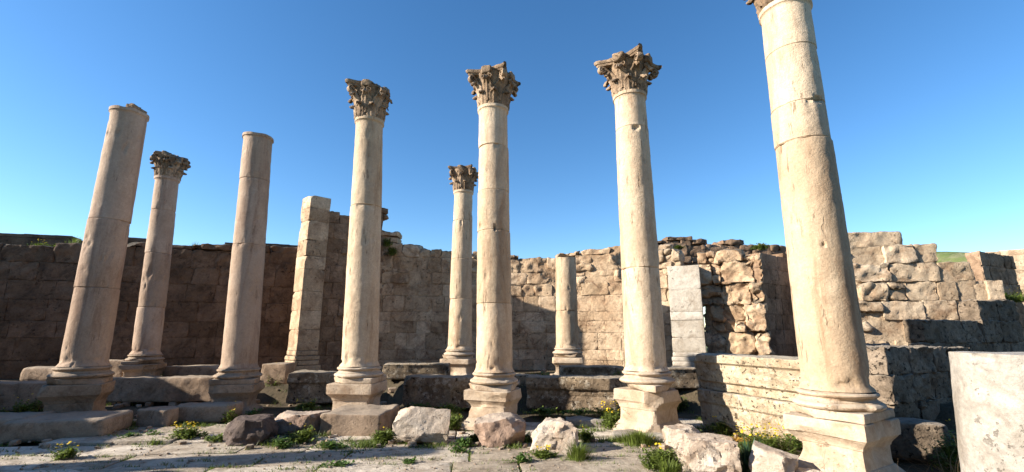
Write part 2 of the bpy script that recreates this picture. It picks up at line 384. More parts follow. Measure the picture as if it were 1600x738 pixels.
# exedra back wall
a, b = (-4.2, 13.45, 0), (3.3, 13.2, 0)
def ero2(u, z):
    x = -4.2 + u
    return float(np.clip((z - 2.6) * (0.25 + 0.55 * (x > 0.2)) + 0.12, 0, 0.9))
wall('masonry_wall', a, b, TZ, prof_px(a, b, [(590, 356), (606, 362), (625, 378), (660, 386), (700, 392), (730, 393), (800, 397), (860, 400), (900, 392), (965, 386), (985, 387)], 0.7),
     'exedra back wall, left half in curved shadow, right half sunlit', M_WALLC, 13, ero=ero2, course=(0.27, 0.48), length=(0.3, 0.85), bulge=0.7)
# right return of the exedra, sunlit
a, b = (3.22, 13.22, 0), (4.6, 12.35, 0)
wall('masonry_wall', a, b, TZ, prof_px(a, b, [(955, 386), (985, 388), (1030, 382), (1060, 384), (1100, 390)]),
     'bright cream return wall of the exedra, left of the grey pier', M_WALLL, 14, ero=lambda u, z: float(np.clip((z - 1.9) * 0.42, 0.03, 0.9)), course=(0.3, 0.4), depthvar=0.015)
# left spur: pier (ashlar) with a wall running back
def pier(name, label, c, w, dpt, z0, ztops, rot, mat, seed, basemold=True, wide=0.06):
    root = empty(name, (c[0], c[1], z0), rot); tag(root, label, 'pier')
    mb = MB(); rr = random.Random(seed)
    zb = ztops[0]
    for i in range(len(ztops) - 1):
        h = ztops[i + 1] - ztops[i]
        v, f = stone((w + rr.uniform(-.004, .004), dpt, h - 0.002), seed * 50 + i, rough=0.007, r=0.005, cell=0.08, chips=2, chipd=0.05)
        v[:, 2] += (ztops[i] + ztops[i + 1]) / 2; v[:, 0] += rr.uniform(-.004, .004); mb.add(v, f, rr.random())
    mb.build('shaft', mat, root)
    if basemold:
        mb = MB()
        for (zz0, zz1, ex) in ((0, zb * 0.42, wide + 0.01), (zb * 0.42, zb * 0.62, wide * 0.6), (zb * 0.62, zb * 0.8, wide * 0.75), (zb * 0.8, zb, wide * 0.25)):
            v, f = stone((w + 2 * ex, dpt + 2 * ex, zz1 - zz0), seed * 9 + int(zz0 * 100), rough=0.006, r=0.03 if ex < wide else 0.012, cell=0.08, chips=2, chipd=0.04)
            v[:, 2] += (zz0 + zz1) / 2; mb.add(v, f, 0.5)
        mb.build('base_moulding', mat, root)
    return root
pc = P(473, 560, 12.35)
zt = lambda py, Y=12.1: P(470, py, Y).z - TZ
pier('stone_pier', 'tall narrow ashlar pier with moulded foot, bright left edge', (pc.x - 0.04, 12.4), 0.56, 0.6, TZ,
     [zt(548), zt(515), zt(485), zt(455), zt(420), zt(400), zt(375), zt(345), zt(325), zt(306)], math.radians(46), M_WALLC, 21)
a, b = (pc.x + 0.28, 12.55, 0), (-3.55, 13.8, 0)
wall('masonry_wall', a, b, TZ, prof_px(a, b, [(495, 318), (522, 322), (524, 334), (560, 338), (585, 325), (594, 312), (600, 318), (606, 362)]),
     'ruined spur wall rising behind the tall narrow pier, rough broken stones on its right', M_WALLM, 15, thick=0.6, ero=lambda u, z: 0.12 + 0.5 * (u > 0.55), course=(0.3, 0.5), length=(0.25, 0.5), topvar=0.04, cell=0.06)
# grey pier right of exedra
pc = P(1081, 560, 12.2)
zt = lambda py, Y=11.95: P(1081, py, Y).z - TZ
pier('stone_pier', 'short pale grey pier of stacked blocks with moulded foot', (pc.x, 12.3), 0.80, 0.5, TZ,
     [zt(551), zt(528), zt(500), zt(487), zt(452), zt(414)], math.radians(-24), M_PIER, 22, wide=0.05)
# rough broken mass right of the grey pier
a, b = (5.1, 12.35, 0), (6.38, 11.55, 0)
wall('masonry_wall', a, b, TZ, prof_px(a, b, [(1100, 392), (1130, 388), (1160, 392), (1185, 396)]),
     'rough eroded tan rubble mass right of the grey pier', M_WALLC, 16, thick=0.9, ero=lambda u, z: 0.95 if z < 3.0 else 0.6, course=(0.45, 0.7), length=(0.5, 0.9), depthvar=0.022, cell=0.045, core=0.2, rough=0.03)
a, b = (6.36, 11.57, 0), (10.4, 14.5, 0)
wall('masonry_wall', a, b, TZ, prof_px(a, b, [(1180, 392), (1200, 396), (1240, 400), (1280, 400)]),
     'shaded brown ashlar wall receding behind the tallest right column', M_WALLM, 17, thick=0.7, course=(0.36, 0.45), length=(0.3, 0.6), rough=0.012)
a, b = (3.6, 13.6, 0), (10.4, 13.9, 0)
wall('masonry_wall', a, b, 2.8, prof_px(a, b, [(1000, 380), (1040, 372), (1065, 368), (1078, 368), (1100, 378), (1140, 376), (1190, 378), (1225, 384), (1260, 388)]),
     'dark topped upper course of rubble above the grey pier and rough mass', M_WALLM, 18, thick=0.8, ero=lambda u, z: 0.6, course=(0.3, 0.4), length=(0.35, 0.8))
# big right wall
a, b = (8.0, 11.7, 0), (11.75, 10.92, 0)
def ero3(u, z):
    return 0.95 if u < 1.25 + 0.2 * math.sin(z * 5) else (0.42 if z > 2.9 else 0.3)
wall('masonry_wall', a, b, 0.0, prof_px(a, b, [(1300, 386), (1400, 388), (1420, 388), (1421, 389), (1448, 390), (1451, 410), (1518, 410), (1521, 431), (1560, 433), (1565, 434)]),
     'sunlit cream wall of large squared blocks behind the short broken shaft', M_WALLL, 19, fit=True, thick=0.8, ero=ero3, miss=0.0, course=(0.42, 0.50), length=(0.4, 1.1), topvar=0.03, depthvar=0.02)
for (px, py, w, d, h, lab, s) in ((1368, 388, 1.35, 0.8, 0.46, 'long rough block lying topmost on the sunlit right wall', 1),):
    q = P(px, py, 11.7)
    mb = MB(); v, f = stone((w, d, h), 700 + s, rough=0.04, r=0.07, cell=0.05, chips=5, chipd=0.14); v[:, 2] += h / 2; mb.add(v, f, 0.5)
    tag(mb.build('stone_block', M_WALLL, loc=(q.x, 12.0, q.z - 0.02), rot=-0.15), lab, 'stone block')
# lower, nearer walls at right
a, b = (8.15, 9.2, 0), (11.8, 10.75, 0)
wall('masonry_wall', a, b, 0.0, prof_px(a, b, [(1414, 498), (1524, 497), (1528, 470), (1570, 468), (1600, 466)]),
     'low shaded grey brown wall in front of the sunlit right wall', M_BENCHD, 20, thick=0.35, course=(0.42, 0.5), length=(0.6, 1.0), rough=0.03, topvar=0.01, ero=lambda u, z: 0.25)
a, b = (6.0, 7.55, 0), (8.6, 8.75, 0)
wall('masonry_wall', a, b, 0.0, prof_px(a, b, [(1360, 541), (1400, 541), (1480, 543), (1520, 543), (1560, 543)]),
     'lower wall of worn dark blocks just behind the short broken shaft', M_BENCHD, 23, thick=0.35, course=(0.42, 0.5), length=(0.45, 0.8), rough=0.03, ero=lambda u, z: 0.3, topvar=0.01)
a, b = (5.75, 8.35, 0), (7.2, 8.9, 0)
wall('masonry_wall', a, b, 0.0, prof_px(a, b, [(1340, 542), (1380, 541), (1420, 541)]),
     'narrow dark blockwork seen between the tall right column and the lower worn wall', M_BENCHD, 27, thick=0.4, course=(0.38, 0.45), length=(0.4, 0.6), rough=0.03, ero=lambda u, z: 0.3)
# far right
a, b = (14.2, 13.6, 0), (16.3, 14.6, 0)
wall('masonry_wall', a, b, 0.3, prof_px(a, b, [(1500, 392), (1530, 390), (1560, 394), (1580, 400)]),
     'small reddish brown wall end at far right before the distant pale wall', M_WALLM, 24, thick=0.35, course=(0.42, 0.5), length=(0.4, 0.8), ero=lambda u, z: 0.25, topvar=0.02)
a, b = (17.3, 16.6, 0), (21, 14.0, 0)
wall('masonry_wall', a, b, 0.3, prof_px(a, b, [(1540, 393), (1570, 392), (1600, 388), (1640, 388)]),
     'distant pale ashlar wall at the far right edge', M_WALLL, 25, thick=0.6, course=(0.55, 0.6), length=(0.7, 1.1), rough=0.01, cell=0.15, topvar=0.03)
# outside the frame to the left: what throws the long shade over the left foreground
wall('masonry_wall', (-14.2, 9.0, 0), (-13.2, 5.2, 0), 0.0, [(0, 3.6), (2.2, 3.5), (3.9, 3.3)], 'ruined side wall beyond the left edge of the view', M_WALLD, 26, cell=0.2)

# ------------------------------------------------------------------ columns
def lathe(fn, zs, n=72, capb=False, capt=True):
    """fn(theta array, z)-> x,y,z arrays"""
    th = np.linspace(0, 2 * math.pi, n, endpoint=False); vs = []
    for z in zs: vs.append(fn(th, z))
    v = np.concatenate(vs); f = []
    for k in range(len(zs) - 1):
        for i in range(n):
            j = (i + 1) % n; f.append((k * n + i, k * n + j, (k + 1) * n + j, (k + 1) * n + i))
    if capt:
        m = len(v); K = (len(zs) - 1) * n; v = np.concatenate([v, v[K:].mean(0, keepdims=True)])
        f += [(K + i, K + (i + 1) % n, m) for i in range(n)]
    return v, f
def shaft_mesh(H, r0, r1, joints, seed, lean=(0, 0), collar=True, rag=0.0, cracks=(), slabs=True, cell=0.04):
    """tapering drum shaft; joints = heights of drum joints (fractions of H)"""
    rs_ = np.random.RandomState(seed)
    js = sorted(j * H for j in joints); edges = [0] + js + [H]
    drums = [(rs_.uniform(-.007, .007), rs_.uniform(-.007, .007), rs_.uniform(-.004, .004), rs_.rand()) for _ in edges]
    zs = set(np.round(np.arange(0, H, cell), 4)) | {0.03, 0.06, 0.09}
    for j in js:
        zs = {z for z in zs if abs(z - j) > 0.014} | {round(j - 0.012, 4), round(j - 0.0035, 4), round(j, 4), round(j + 0.0035, 4), round(j + 0.012, 4)}
    zs |= {H - 0.10, H - 0.075, H - 0.06, H - 0.03, H}
    zs = sorted(z for z in zs if 0 <= z <= H)
    n = 88; off = rs_.rand(3) * 40; tints = []
    def fn(th, z):
        t = z / H; r = r0 + (r1 - r0) * (t ** 1.25)
        if z < 0.10: r += 0.035 * (1 - z / 0.10) ** 2
        if collar:
            d = H - z
            if d < 0.06: r += 0.028
            elif d < 0.10: r += 0.028 * (0.10 - d) / 0.04 * 0.5
        k = sum(1 for j in js if z > j + 1e-6); dx, dy, dr, tn = drums[k]
        P3 = np.stack([np.cos(th) * r, np.sin(th) * r, np.full_like(th, z)], 1)
        rr = np.full_like(th, r + dr) + fbm(P3 * 2.0 + off, seed, 3) * 0.0045 + fbm(P3 * np.array([14, 14, 7]) + off, seed + 5, 3) * 0.0045
        pits = sstep(0.30, 0.55, fbm(P3 * np.array([9, 9, 3.2]) + off, seed + 11, 3)) * sstep(-0.1, 0.35, vnoise(P3 * 0.9 + off, seed + 3))
        rr -= pits * 0.020
        for j in js:
            dj = abs(z - j)
            if dj < 0.005: rr -= 0.009
            if dj < 0.13:
                ch = sstep(0.32, 0.62, vnoise(np.stack([np.cos(th) * 2.6, np.sin(th) * 2.6, np.full_like(th, j * 7 + (3 if z > j else 0))], 1), seed + 21))
                rr -= ch * 0.022 * (1 - dj / 0.13)
        for (cz, ca, cw, ch_, cd) in cracks:       # wedge shaped losses: height fraction, angle, half width, half height, depth
            da = np.abs((th - ca + math.pi) % (2 * math.pi) - math.pi)
            rr -= cd * np.clip(1 - (da / cw) ** 2 - ((z - cz * H) / ch_) ** 2, 0, 1) ** 0.5
        if z < 0.24: rr -= 0.018 * sstep(0.0, 0.5, vnoise(P3 * np.array([11, 11, 9]) + off, seed + 40)) * sstep(0.02, 0.06, z) * (1 - sstep(0.10, 0.24, z)) * 1.3
        zz = np.full_like(th, z)
        if rag and z > H - 0.25:
            zz = zz - rag * (z - (H - 0.25)) / 0.25 * np.clip(vnoise(np.stack([np.cos(th) * 1.6, np.sin(th) * 1.6, th * 0], 1), seed + 2) * 1.3 + 0.4, 0, 1.2)
        tints.extend([tn] * n)
        return np.stack([np.cos(th) * rr + dx + lean[0] * t, np.sin(th) * rr + dy + lean[1] * t, zz], 1)
    v, f = lathe(fn, zs, n); tints.append(tints[-1])
    return v, f, np.array(tints)
def base_mesh(seed, zs0, h, R, sq=0.42, damage=0.05):
    """attic base: square plinth, torus, scotia, torus, fillet"""
    mb = MB(); ph = h * 0.33
    v, f = stone((sq * 2, sq * 2, ph), seed + 60, rough=0.007, r=0.014, cell=0.05, chips=5, chipd=0.10 + damage); v[:, 2] += zs0 + ph / 2; mb.add(v, f, 0.5)
    pr = [(0.0, 1.18), (0.03, 1.24), (0.10, 1.31), (0.20, 1.335), (0.30, 1.31), (0.38, 1.24), (0.40, 1.19), (0.44, 1.19), (0.50, 1.125), (0.58, 1.10), (0.66, 1.12), (0.68, 1.16), (0.74, 1.195), (0.80, 1.205), (0.88, 1.18), (0.92, 1.12), (0.93, 1.09), (1.0, 1.085)]
    off = np.random.RandomState(seed).rand(3) * 30
    def fn(th, q):
        z, r = q; r = r * R
        P3 = np.stack([np.cos(th) * r, np.sin(th) * r, np.full_like(th, z * h)], 1)
        rr = r + fbm(P3 * 5 + off, seed, 3) * 0.010 - sstep(0.25, 0.6, vnoise(P3 * 3.2 + off, seed + 7)) * 0.045
        return np.stack([np.cos(th) * rr, np.sin(th) * rr, np.full_like(th, zs0 + ph - 0.003 + z * (h - ph))], 1)
    v, f = lathe(fn, pr, 80); mb.add(v, f, 0.6)
    return mb
def pedestal_mesh(seed, z0, h, a, damage=0.05, cut=None, breaks=2):
    """moulded square pedestal, half width a at the cap"""
    pr = [(0.0, 1.02), (0.02, 1.05), (0.10, 1.05), (0.115, 1.02), (0.15, 1.0), (0.20, 0.94), (0.25, 0.87), (0.29, 0.83), (0.30, 0.80), (0.36, 0.785), (0.44, 0.78), (0.52, 0.78), (0.58, 0.785), (0.59, 0.81), (0.62, 0.82), (0.66, 0.86), (0.71, 0.93), (0.745, 0.97), (0.755, 1.0), (0.80, 1.005), (0.86, 1.005), (0.93, 1.005), (0.985, 1.0), (1.0, 0.985)]
    m = 16; s = np.linspace(-1, 1, m + 1)[:-1]
    ring = [(t, -1) for t in s] + [(1, t) for t in s] + [(-t, 1) for t in s] + [(-1, -t) for t in s]
    ring = np.array(ring); n = len(ring); off = np.random.RandomState(seed).rand(3) * 30; vs = []
    for (q, w) in pr:
        p = np.concatenate([ring * w * a, np.full((n, 1), q * h)], 1)
        rad = np.linalg.norm(ring, axis=1); k = 1 - 0.02 * (rad > 1.38)
        nn = np.concatenate([ring / rad[:, None], np.zeros((n, 1))], 1)
        disp = fbm(p * 4 + off, seed, 4) * 0.012 - sstep(0.30, 0.65, vnoise(p * 3.0 + off, seed + 4)) * 0.05
        p = p * np.array([1, 1, 1]) + nn * disp[:, None]; p[:, :2] *= k[:, None]
        vs.append(p)
    v = np.concatenate(vs); f = []
    for k in range(len(pr) - 1):
        for i in range(n):
            j = (i + 1) % n; f.append((k * n + i, k * n + j, (k + 1) * n + j, (k + 1) * n + i))
    K = (len(pr) - 1) * n; mid = v[K:].mean(0, keepdims=True); f += [(K + i, K + (i + 1) % n, len(v)) for i in range(n)]; v = np.concatenate([v, mid])
    rs_ = np.random.RandomState(seed + 1)
    for c in range(breaks):
        cn = np.array([rs_.choice([-1, 1]) * (0.5 + rs_.rand()), rs_.choice([-1, 1]) * (0.5 + rs_.rand()), (rs_.rand() - 0.3) * 1.3]); cn /= np.linalg.norm(cn)
        pts = v - np.array([0, 0, h / 2]); dd = (pts @ cn).max() - damage * (0.5 + rs_.rand())
        sft = pts @ cn - dd + fbm(pts * 9, seed + c, 2) * 0.012; v = v - np.maximum(sft, 0)[:, None] * cn
    if cut:
        for (cn, dd) in cut:
            cn = np.array(cn, float); cn /= np.linalg.norm(cn); pts = v - np.array([0, 0, h / 2])
            sft = pts @ cn - dd + fbm(pts * 7, seed + 31, 3) * 0.025; v = v - np.maximum(sft, 0)[:, None] * cn
    v[:, 2] += z0
    mb = MB(); mb.add(v, f, 0.5); return mb

def capital_parts(seed, r, H, W, detail=1.0, cuts=()):
    """Corinthian capital: bell + acanthus leaves, abacus, four volutes. origin at its foot"""
    off = np.random.RandomState(seed).rand(3) * 30
    def bell(z): t = z / H; return r * (1.0 + 0.10 * t + 0.62 * max(0, t - 0.45) ** 1.6 * 1.6)
    def worn(v, amp=0.010):
        v = np.array(v); c = v.copy(); c[:, 2] = 0; L = np.linalg.norm(c, axis=1, keepdims=True) + 1e-6; c /= L
        v = v + c * (fbm(v * 11 + off, seed, 3) * amp * 1.6)[:, None]
        v[:, 2] += fbm(v * 9 + off + 7, seed + 2, 3) * amp * 1.2
        for cn, dd in cuts:
            cn = np.array(cn, float); cn /= np.linalg.norm(cn); q = v - np.array([0, 0, H / 2])
            s = q @ cn - dd + fbm(q * 8, seed + 5, 3) * 0.05; v = v - np.maximum(s, 0)[:, None] * cn
        return v
    body = MB()
    zs = np.linspace(0, H * 0.88, 20)
    v, f = lathe(lambda th, z: np.stack([np.cos(th) * bell(z), np.sin(th) * bell(z), np.full_like(th, z)], 1), zs, 48); body.add(worn(v, 0.006), f, 0.35)
    th = np.linspace(0, 2 * math.pi, 40)
    def leaf(ang, z0, h, w, out, lob=4, tw=0.0):
        nu, nv = 13, 17; pts = []
        for layer in (0, 1):
            for j in range(nv):
                t = j / (nv - 1)
                if t < 0.68: zz = t / 0.68 * h * 0.93; ro = 0.016 + out * 0.25 * (t / 0.68) ** 2
                else:
                    q = (t - 0.68) / 0.32 * math.pi * 0.95; cr = out * 0.37
                    zz = h * 0.93 + math.sin(q) * cr * 0.85 - (cr * 0.55 * (q / 3) ** 2); ro = 0.016 + out * 0.25 + (1 - math.cos(q)) * cr
                ww = w * (0.80 + 0.22 * abs(math.sin(t * math.pi * lob))) * (1.0 - 0.62 * max(0, t - 0.62) / 0.38) * (0.82 + 0.35 * math.sin(min(1, t * 1.3) * math.pi))
                for i in range(nu):
                    u = i / (nu - 1) * 2 - 1
                    rib = 0.008 * math.cos(u * math.pi * 3.0) + 0.012 * (1 - abs(u)) - 0.012 * abs(u) ** 2
                    rr = bell(z0 + min(zz, H * 0.8)) + ro + rib - layer * 0.028
                    zz2 = z0 + zz - 0.10 * h * abs(u) ** 1.5 * (1 if t < 0.75 else 0.4) + 0.012 * math.sin(t * math.pi * lob * 2) * abs(u)
                    aa = ang + u * ww / rr * 0.5
                    pts.append((math.cos(aa) * rr, math.sin(aa) * rr, zz2))
        fs = []; N = nu * nv
        for j in range(nv - 1):
            for i in range(nu - 1):
                a_ = j * nu + i; fs.append((a_, a_ + 1, a_ + nu + 1, a_ + nu)); fs.append((N + a_, N + a_ + nu, N + a_ + nu + 1, N + a_ + 1))
        rim = [i for i in range(nu)] + [j * nu + nu - 1 for j in range(1, nv)] + [(nv - 1) * nu + i for i in range(nu - 2, -1, -1)] + [j * nu for j in range(nv - 2, 0, -1)]
        for a_, b_ in zip(rim, rim[1:] + rim[:1]): fs.append((a_, N + a_, N + b_, b_))
        return np.array(pts), fs
    P8 = math.pi / 4
    rr_ = random.Random(seed)
    for k in range(8):
        v, f = leaf(k * P8 + P8 / 2, 0.0, H * 0.36, r * 0.80, r * rr_.uniform(0.30, 0.46)); body.add(worn(v, 0.008), f, rr_.random())
    for k in range(8):
        v, f = leaf(k * P8, H * 0.10, H * 0.56, r * 0.82, r * rr_.uniform(0.45, 0.68)); body.add(worn(v, 0.010), f, rr_.random())
    # inner helices under each side
    def scroll(cx, cz, rad, plane_ang, r_at, turns=1.6, wd=0.05, tube=0.2, flip=1):
        n_ = 34; vv = []; m = 6
        for i in range(n_):
            t = i / (n_ - 1); a_ = flip * t * turns * 2 * math.pi + math.pi * 0.5; R_ = rad * (1 - 0.78 * t)
            tr = rad * tube * (1 - 0.4 * t)
            c = (cx + math.cos(a_) * R_, cz + math.sin(a_) * R_)
            for k in range(m):
                b_ = k / m * 2 * math.pi; dr = math.cos(b_) * tr; dw = math.sin(b_) * wd
                vv.append((c[0] + math.cos(a_) * dr, dw, c[1] + math.sin(a_) * dr))
        fs = [(i * m + k, i * m + (k + 1) % m, (i + 1) * m + (k + 1) % m, (i + 1) * m + k) for i in range(n_ - 1) for k in range(m)]
        # central eye
        v0 = np.array(vv)
        return v0, fs
    for k in range(4):
        a0 = k * math.pi / 2
        for s_ in (-1, 1):
            v, f = scroll(0, 0, r * 0.20, 0, 0, flip=s_, wd=0.03)
            v = np.stack([v[:, 1] + bell(H * 0.7) + r * 0.16, v[:, 0] + s_ * r * 0.24, v[:, 2] + H * 0.72], 1); body.add(worn(rotz(v, a0), 0.006), f, 0.5)
    vols = []
    for k in range(4):
        a0 = k * math.pi / 2 + P8; mb = MB()
        v, f = scroll(0, 0, r * 0.27, 0, 0, wd=r * 0.2, turns=1.75, tube=0.30, flip=-1)
        v[:, 0] += W * 1.06; v[:, 2] += H * 0.75; mb.add(worn(rotz(v, a0), 0.008), f, 0.5)
        # stem from the bell out to the corner
        n_ = 12; vv = []; m = 6
        for i in range(n_):
            t = i / (n_ - 1); x = bell(H * 0.4) * 0.95 + (W * 1.10 - bell(H * 0.4) * 0.95) * t ** 1.4; z = H * 0.38 + (H * 0.84 - H * 0.38) * t ** 0.8
            for q in range(m):
                b_ = q / m * 2 * math.pi; vv.append((x + math.cos(b_) * r * 0.16, math.sin(b_) * r * (0.20 + .05 * t), z + math.cos(b_) * 0.08 * r))
        fs = [(i * m + q, i * m + (q + 1) % m, (i + 1) * m + (q + 1) % m, (i + 1) * m + q) for i in range(n_ - 1) for q in range(m)]
        mb.add(worn(rotz(np.array(vv), a0), 0.008), fs, 0.4)
        vols.append(mb)
    # abacus: concave sided slab with moulded edge
    ab = MB(); N = 18; ring = []
    for k in range(4):
        for i in range(N):
            u = -1 + 2 * i / N; yy = 1 - 0.30 * (1 - u * u)
            if abs(u) > 0.86: yy = 1 - (abs(u) - 0.86) * 0.55 - 0.30 * (1 - 0.86 ** 2)
            c, s_ = math.cos(k * math.pi / 2), math.sin(k * math.pi / 2); ring.append((c * yy - s_ * u * 0.98, s_ * yy + c * u * 0.98))
    ring = np.array(ring) * W * 1.07; n = len(ring); vs = []
    zz = [(0.0, 0.80), (0.02, 0.90), (0.35, 0.93), (0.40, 0.97), (0.75, 1.0), (1.0, 0.99), (1.0, 0.6), (1.0, 0.0)]
    for q, s_ in zz: vs.append(np.concatenate([ring * s_, np.full((n, 1), H * (0.85 + 0.15 * q))], 1))
    v = np.concatenate(vs); f = [(k * n + i, k * n + (i + 1) % n, (k + 1) * n + (i + 1) % n, (k + 1) * n + i) for k in range(len(zz) - 1) for i in range(n)]
    f.append(tuple(range(n))[::-1])
    ab.add(worn(v, 0.014), f, 0.3)
    for k in range(4):      # fleurons
        v, f = stone((0.16 * r / 0.27, 0.20 * r / 0.27, H * 0.22), seed + k, rough=0.02, r=0.05, cell=0.04, chips=3, chipd=0.05)
        v[:, 0] += W * 0.80; v[:, 2] += H * 0.90; ab.add(worn(rotz(v, k * math.pi / 2), 0.008), f, 0.4)
    return body, vols, ab

def column(bpx, bpy, tpx, tpy, Y, rot, label, seed, r0=0.325, r1=0.275, z0=0.0, basez=0.66, joints=(), cap=None, mats=None, a=0.42, collar=True, rag=0.0,
           cracks=(), pedcut=None, name='column', damage=0.06, ped=True, tZ=None, capcuts=(), caprot=0.0, capmat=None, pbreaks=2, squat=0.30):
    B = P(bpx, bpy, Y); T = P(tpx, tpy, Y); rot = math.radians(rot)
    root = empty(name, (B.x, Y, z0), 0.0); tag(root, label, 'column', 'standing columns of the ruined colonnade')
    m = mats or (M_SHAFT, M_BASE)
    bz = B.z - squat                            # bottom of the base
    p = pedestal_mesh(seed + 100, 0, bz - z0, a, damage, pedcut, pbreaks).build('pedestal', m[1], root, rot=rot, sharp=24)
    base_mesh(seed + 200, bz - z0 + 0.002, squat, r0, sq=a * 0.95, damage=damage).build('base', m[1], root, rot=rot + 0.03)
    H = T.z - B.z
    v, f, t = shaft_mesh(H, r0, r1, joints, seed, lean=(T.x - B.x, 0), collar=collar, rag=rag, cracks=cracks)
    v[:, 2] += B.z - z0 - 0.004; mb = MB(); mb.add(v, f, t); mb.build('shaft', m[0], root)
    if cap:
        Hc, W = cap
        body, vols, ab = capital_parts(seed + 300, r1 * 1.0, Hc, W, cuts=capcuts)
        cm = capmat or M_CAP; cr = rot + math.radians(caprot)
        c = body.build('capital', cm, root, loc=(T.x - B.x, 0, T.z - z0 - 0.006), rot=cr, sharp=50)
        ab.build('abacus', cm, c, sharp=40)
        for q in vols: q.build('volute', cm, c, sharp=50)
    return root, T
PI = math.pi
# front row, left to right   (rot: minus = face turned to the right of the camera axis)
column(131, 571, 203, 176, 8.46, 26, 'leftmost leaning-looking column without a capital, rosy shaft', 1, joints=(.28, .54), mats=(M_PINK, M_BASED), r0=.335, r1=.29, collar=True, rag=0.05)
q = P(207, 172, 8.46); fr = MB(); v_, f_ = boulder((0.30, 0.26, 0.15), 5, rough=0.02); fr.add(v_ + np.array([0.06, 0, 0.05]), f_, 0.3)
LC = bpy.data.objects['column']; fo = fr.build('broken_top', M_CAP, LC, loc=(q.x - LC.location.x, 0, q.z - 0.05))
column(374, 574, 404, 214, 9.6, 14, 'headless column between the leftmost pair and the narrow pier', 2, joints=(.50, .79), mats=(M_PINK, M_BASED), r0=.325, r1=.285, rag=0.02)
column(562, 571, 577, 190, 8.9, -5, 'column with broken capital in front of the tall narrow pier', 3, joints=(.62,), cap=(0.76, 0.42), r0=.335, r1=.275,
       capcuts=(((0.6, -0.5, 0.75), 0.46), ((1, 0.5, 0.3), 0.42)), caprot=6)
column(772, 580, 771, 172, 8.4, -21, 'middle column with complete leafy capital and chipped drum joint', 4, joints=(.235, .50, .655, .835), cap=(0.75, 0.435), r0=.32, r1=.285,
       cracks=((.505, -PI * .47, .09, .07, .05), (.52, -PI * .80, .12, .06, .04)), caprot=2)
column(1010, 578, 984, 152, 7.9, -50, 'column with widest spreading capital and broken pedestal corner', 5, joints=(.34, .86), cap=(0.70, 0.485), r0=.335, r1=.285,
       cracks=((.85, -PI * .5, .28, .05, .05),), pedcut=(((1, -1.0, -0.05), 0.44),), caprot=12, damage=0.08)
column(1305, 607, 1226, 16, 5.51, -59, 'tallest looking right column whose capital leaves the frame', 6, joints=(.60, .70, .86), cap=(0.84, 0.54), r0=.335, r1=.29,
       cracks=((.70, -PI * .42, .30, .03, .05), (.33, -PI * .62, .07, .03, .04)), caprot=10, capmat=M_CAP)
# back row
column(228, 553, 262, 279, 10.8, 20, 'slender back column with crumbled dark capital at left', 7, z0=TZ - 0.02, joints=(.25, .55, .80), cap=(0.60, 0.36), mats=(M_PINK, M_BASED), r0=.27, r1=.24, a=.36, squat=.22,
       capcuts=(((0.5, -0.5, 0.7), 0.36), ((-0.8, -0.3, 0.5), 0.42), ((0.3, 0.9, 0.4), 0.42)), cracks=((.27, -PI * .75, .16, .06, .05),))
column(718, 545, 724, 300, 12.0, -14, 'thin distant column with capital just left of the middle column', 8, z0=TZ - 0.02, joints=(.30, .55, .80), cap=(0.66, 0.34), r0=.30, r1=.245, a=.38, squat=.24, caprot=4)
column(887, 543, 884, 403, 12.0, -10, 'short capital-less column stump before the sunlit exedra wall', 9, z0=TZ - 0.02, joints=(.40,), r0=.29, r1=.27, a=.38, squat=.24, collar=False, rag=0.02)

# big broken shaft at the right edge
root = empty('column_stump', (4.19, 3.95, 0)); tag(root, 'large pale grey broken shaft cut by the right frame edge', 'column stump')
v, f, t = shaft_mesh(1.44, 0.46, 0.44, (), 31, lean=(0.10, 0), collar=False, rag=0.02, cracks=((.98, math.radians(196), .16, .06, .06), (.99, math.radians(262), .10, .04, .05), (.55, math.radians(215), .05, .03, .03))); mb = MB(); mb.add(v, f, t); mb.build('shaft', M_GREY, root)
v, f = stone((1.0, 1.0, 0.12), 77, rough=0.01, r=0.02, chips=3); v[:, 2] += 0.0; mb = MB(); mb.add(v, f); mb.build('base', M_GREY, root)
# beyond the viewer's back: an added, unseen wall, put there to cut the low sky's fill light
wall('masonry_wall', (18, -5.0, 0), (-15, -5.5, 0), 0.0, [(0, 5.2), (9, 6.2), (18, 5.6), (25, 6.4), (33, 5.0)], 'added unseen wall behind the viewpoint, blocking low sky light', M_WALLM, 28, cell=0.5, course=(0.5, 0.6), length=(1.2, 2.0))
# columns outside the frame, left: their shafts throw the long shadow bands over the paving
for i, (x, yy, h) in enumerate(((-11.2, 4.05, 3.4), (-12.8, 4.35, 5.5))):
    root = empty('column', (x, yy, 0)); tag(root, ('short' if i == 0 else 'tall') + ' bare column beyond the left edge throwing a shadow band on the paving', 'column', 'standing columns of the ruined colonnade')
    v, f, t = shaft_mesh(h, 0.32, 0.29, (.5,), 40 + i, collar=False); mb = MB(); mb.add(v, f, t); mb.build('shaft', M_PINK, root)

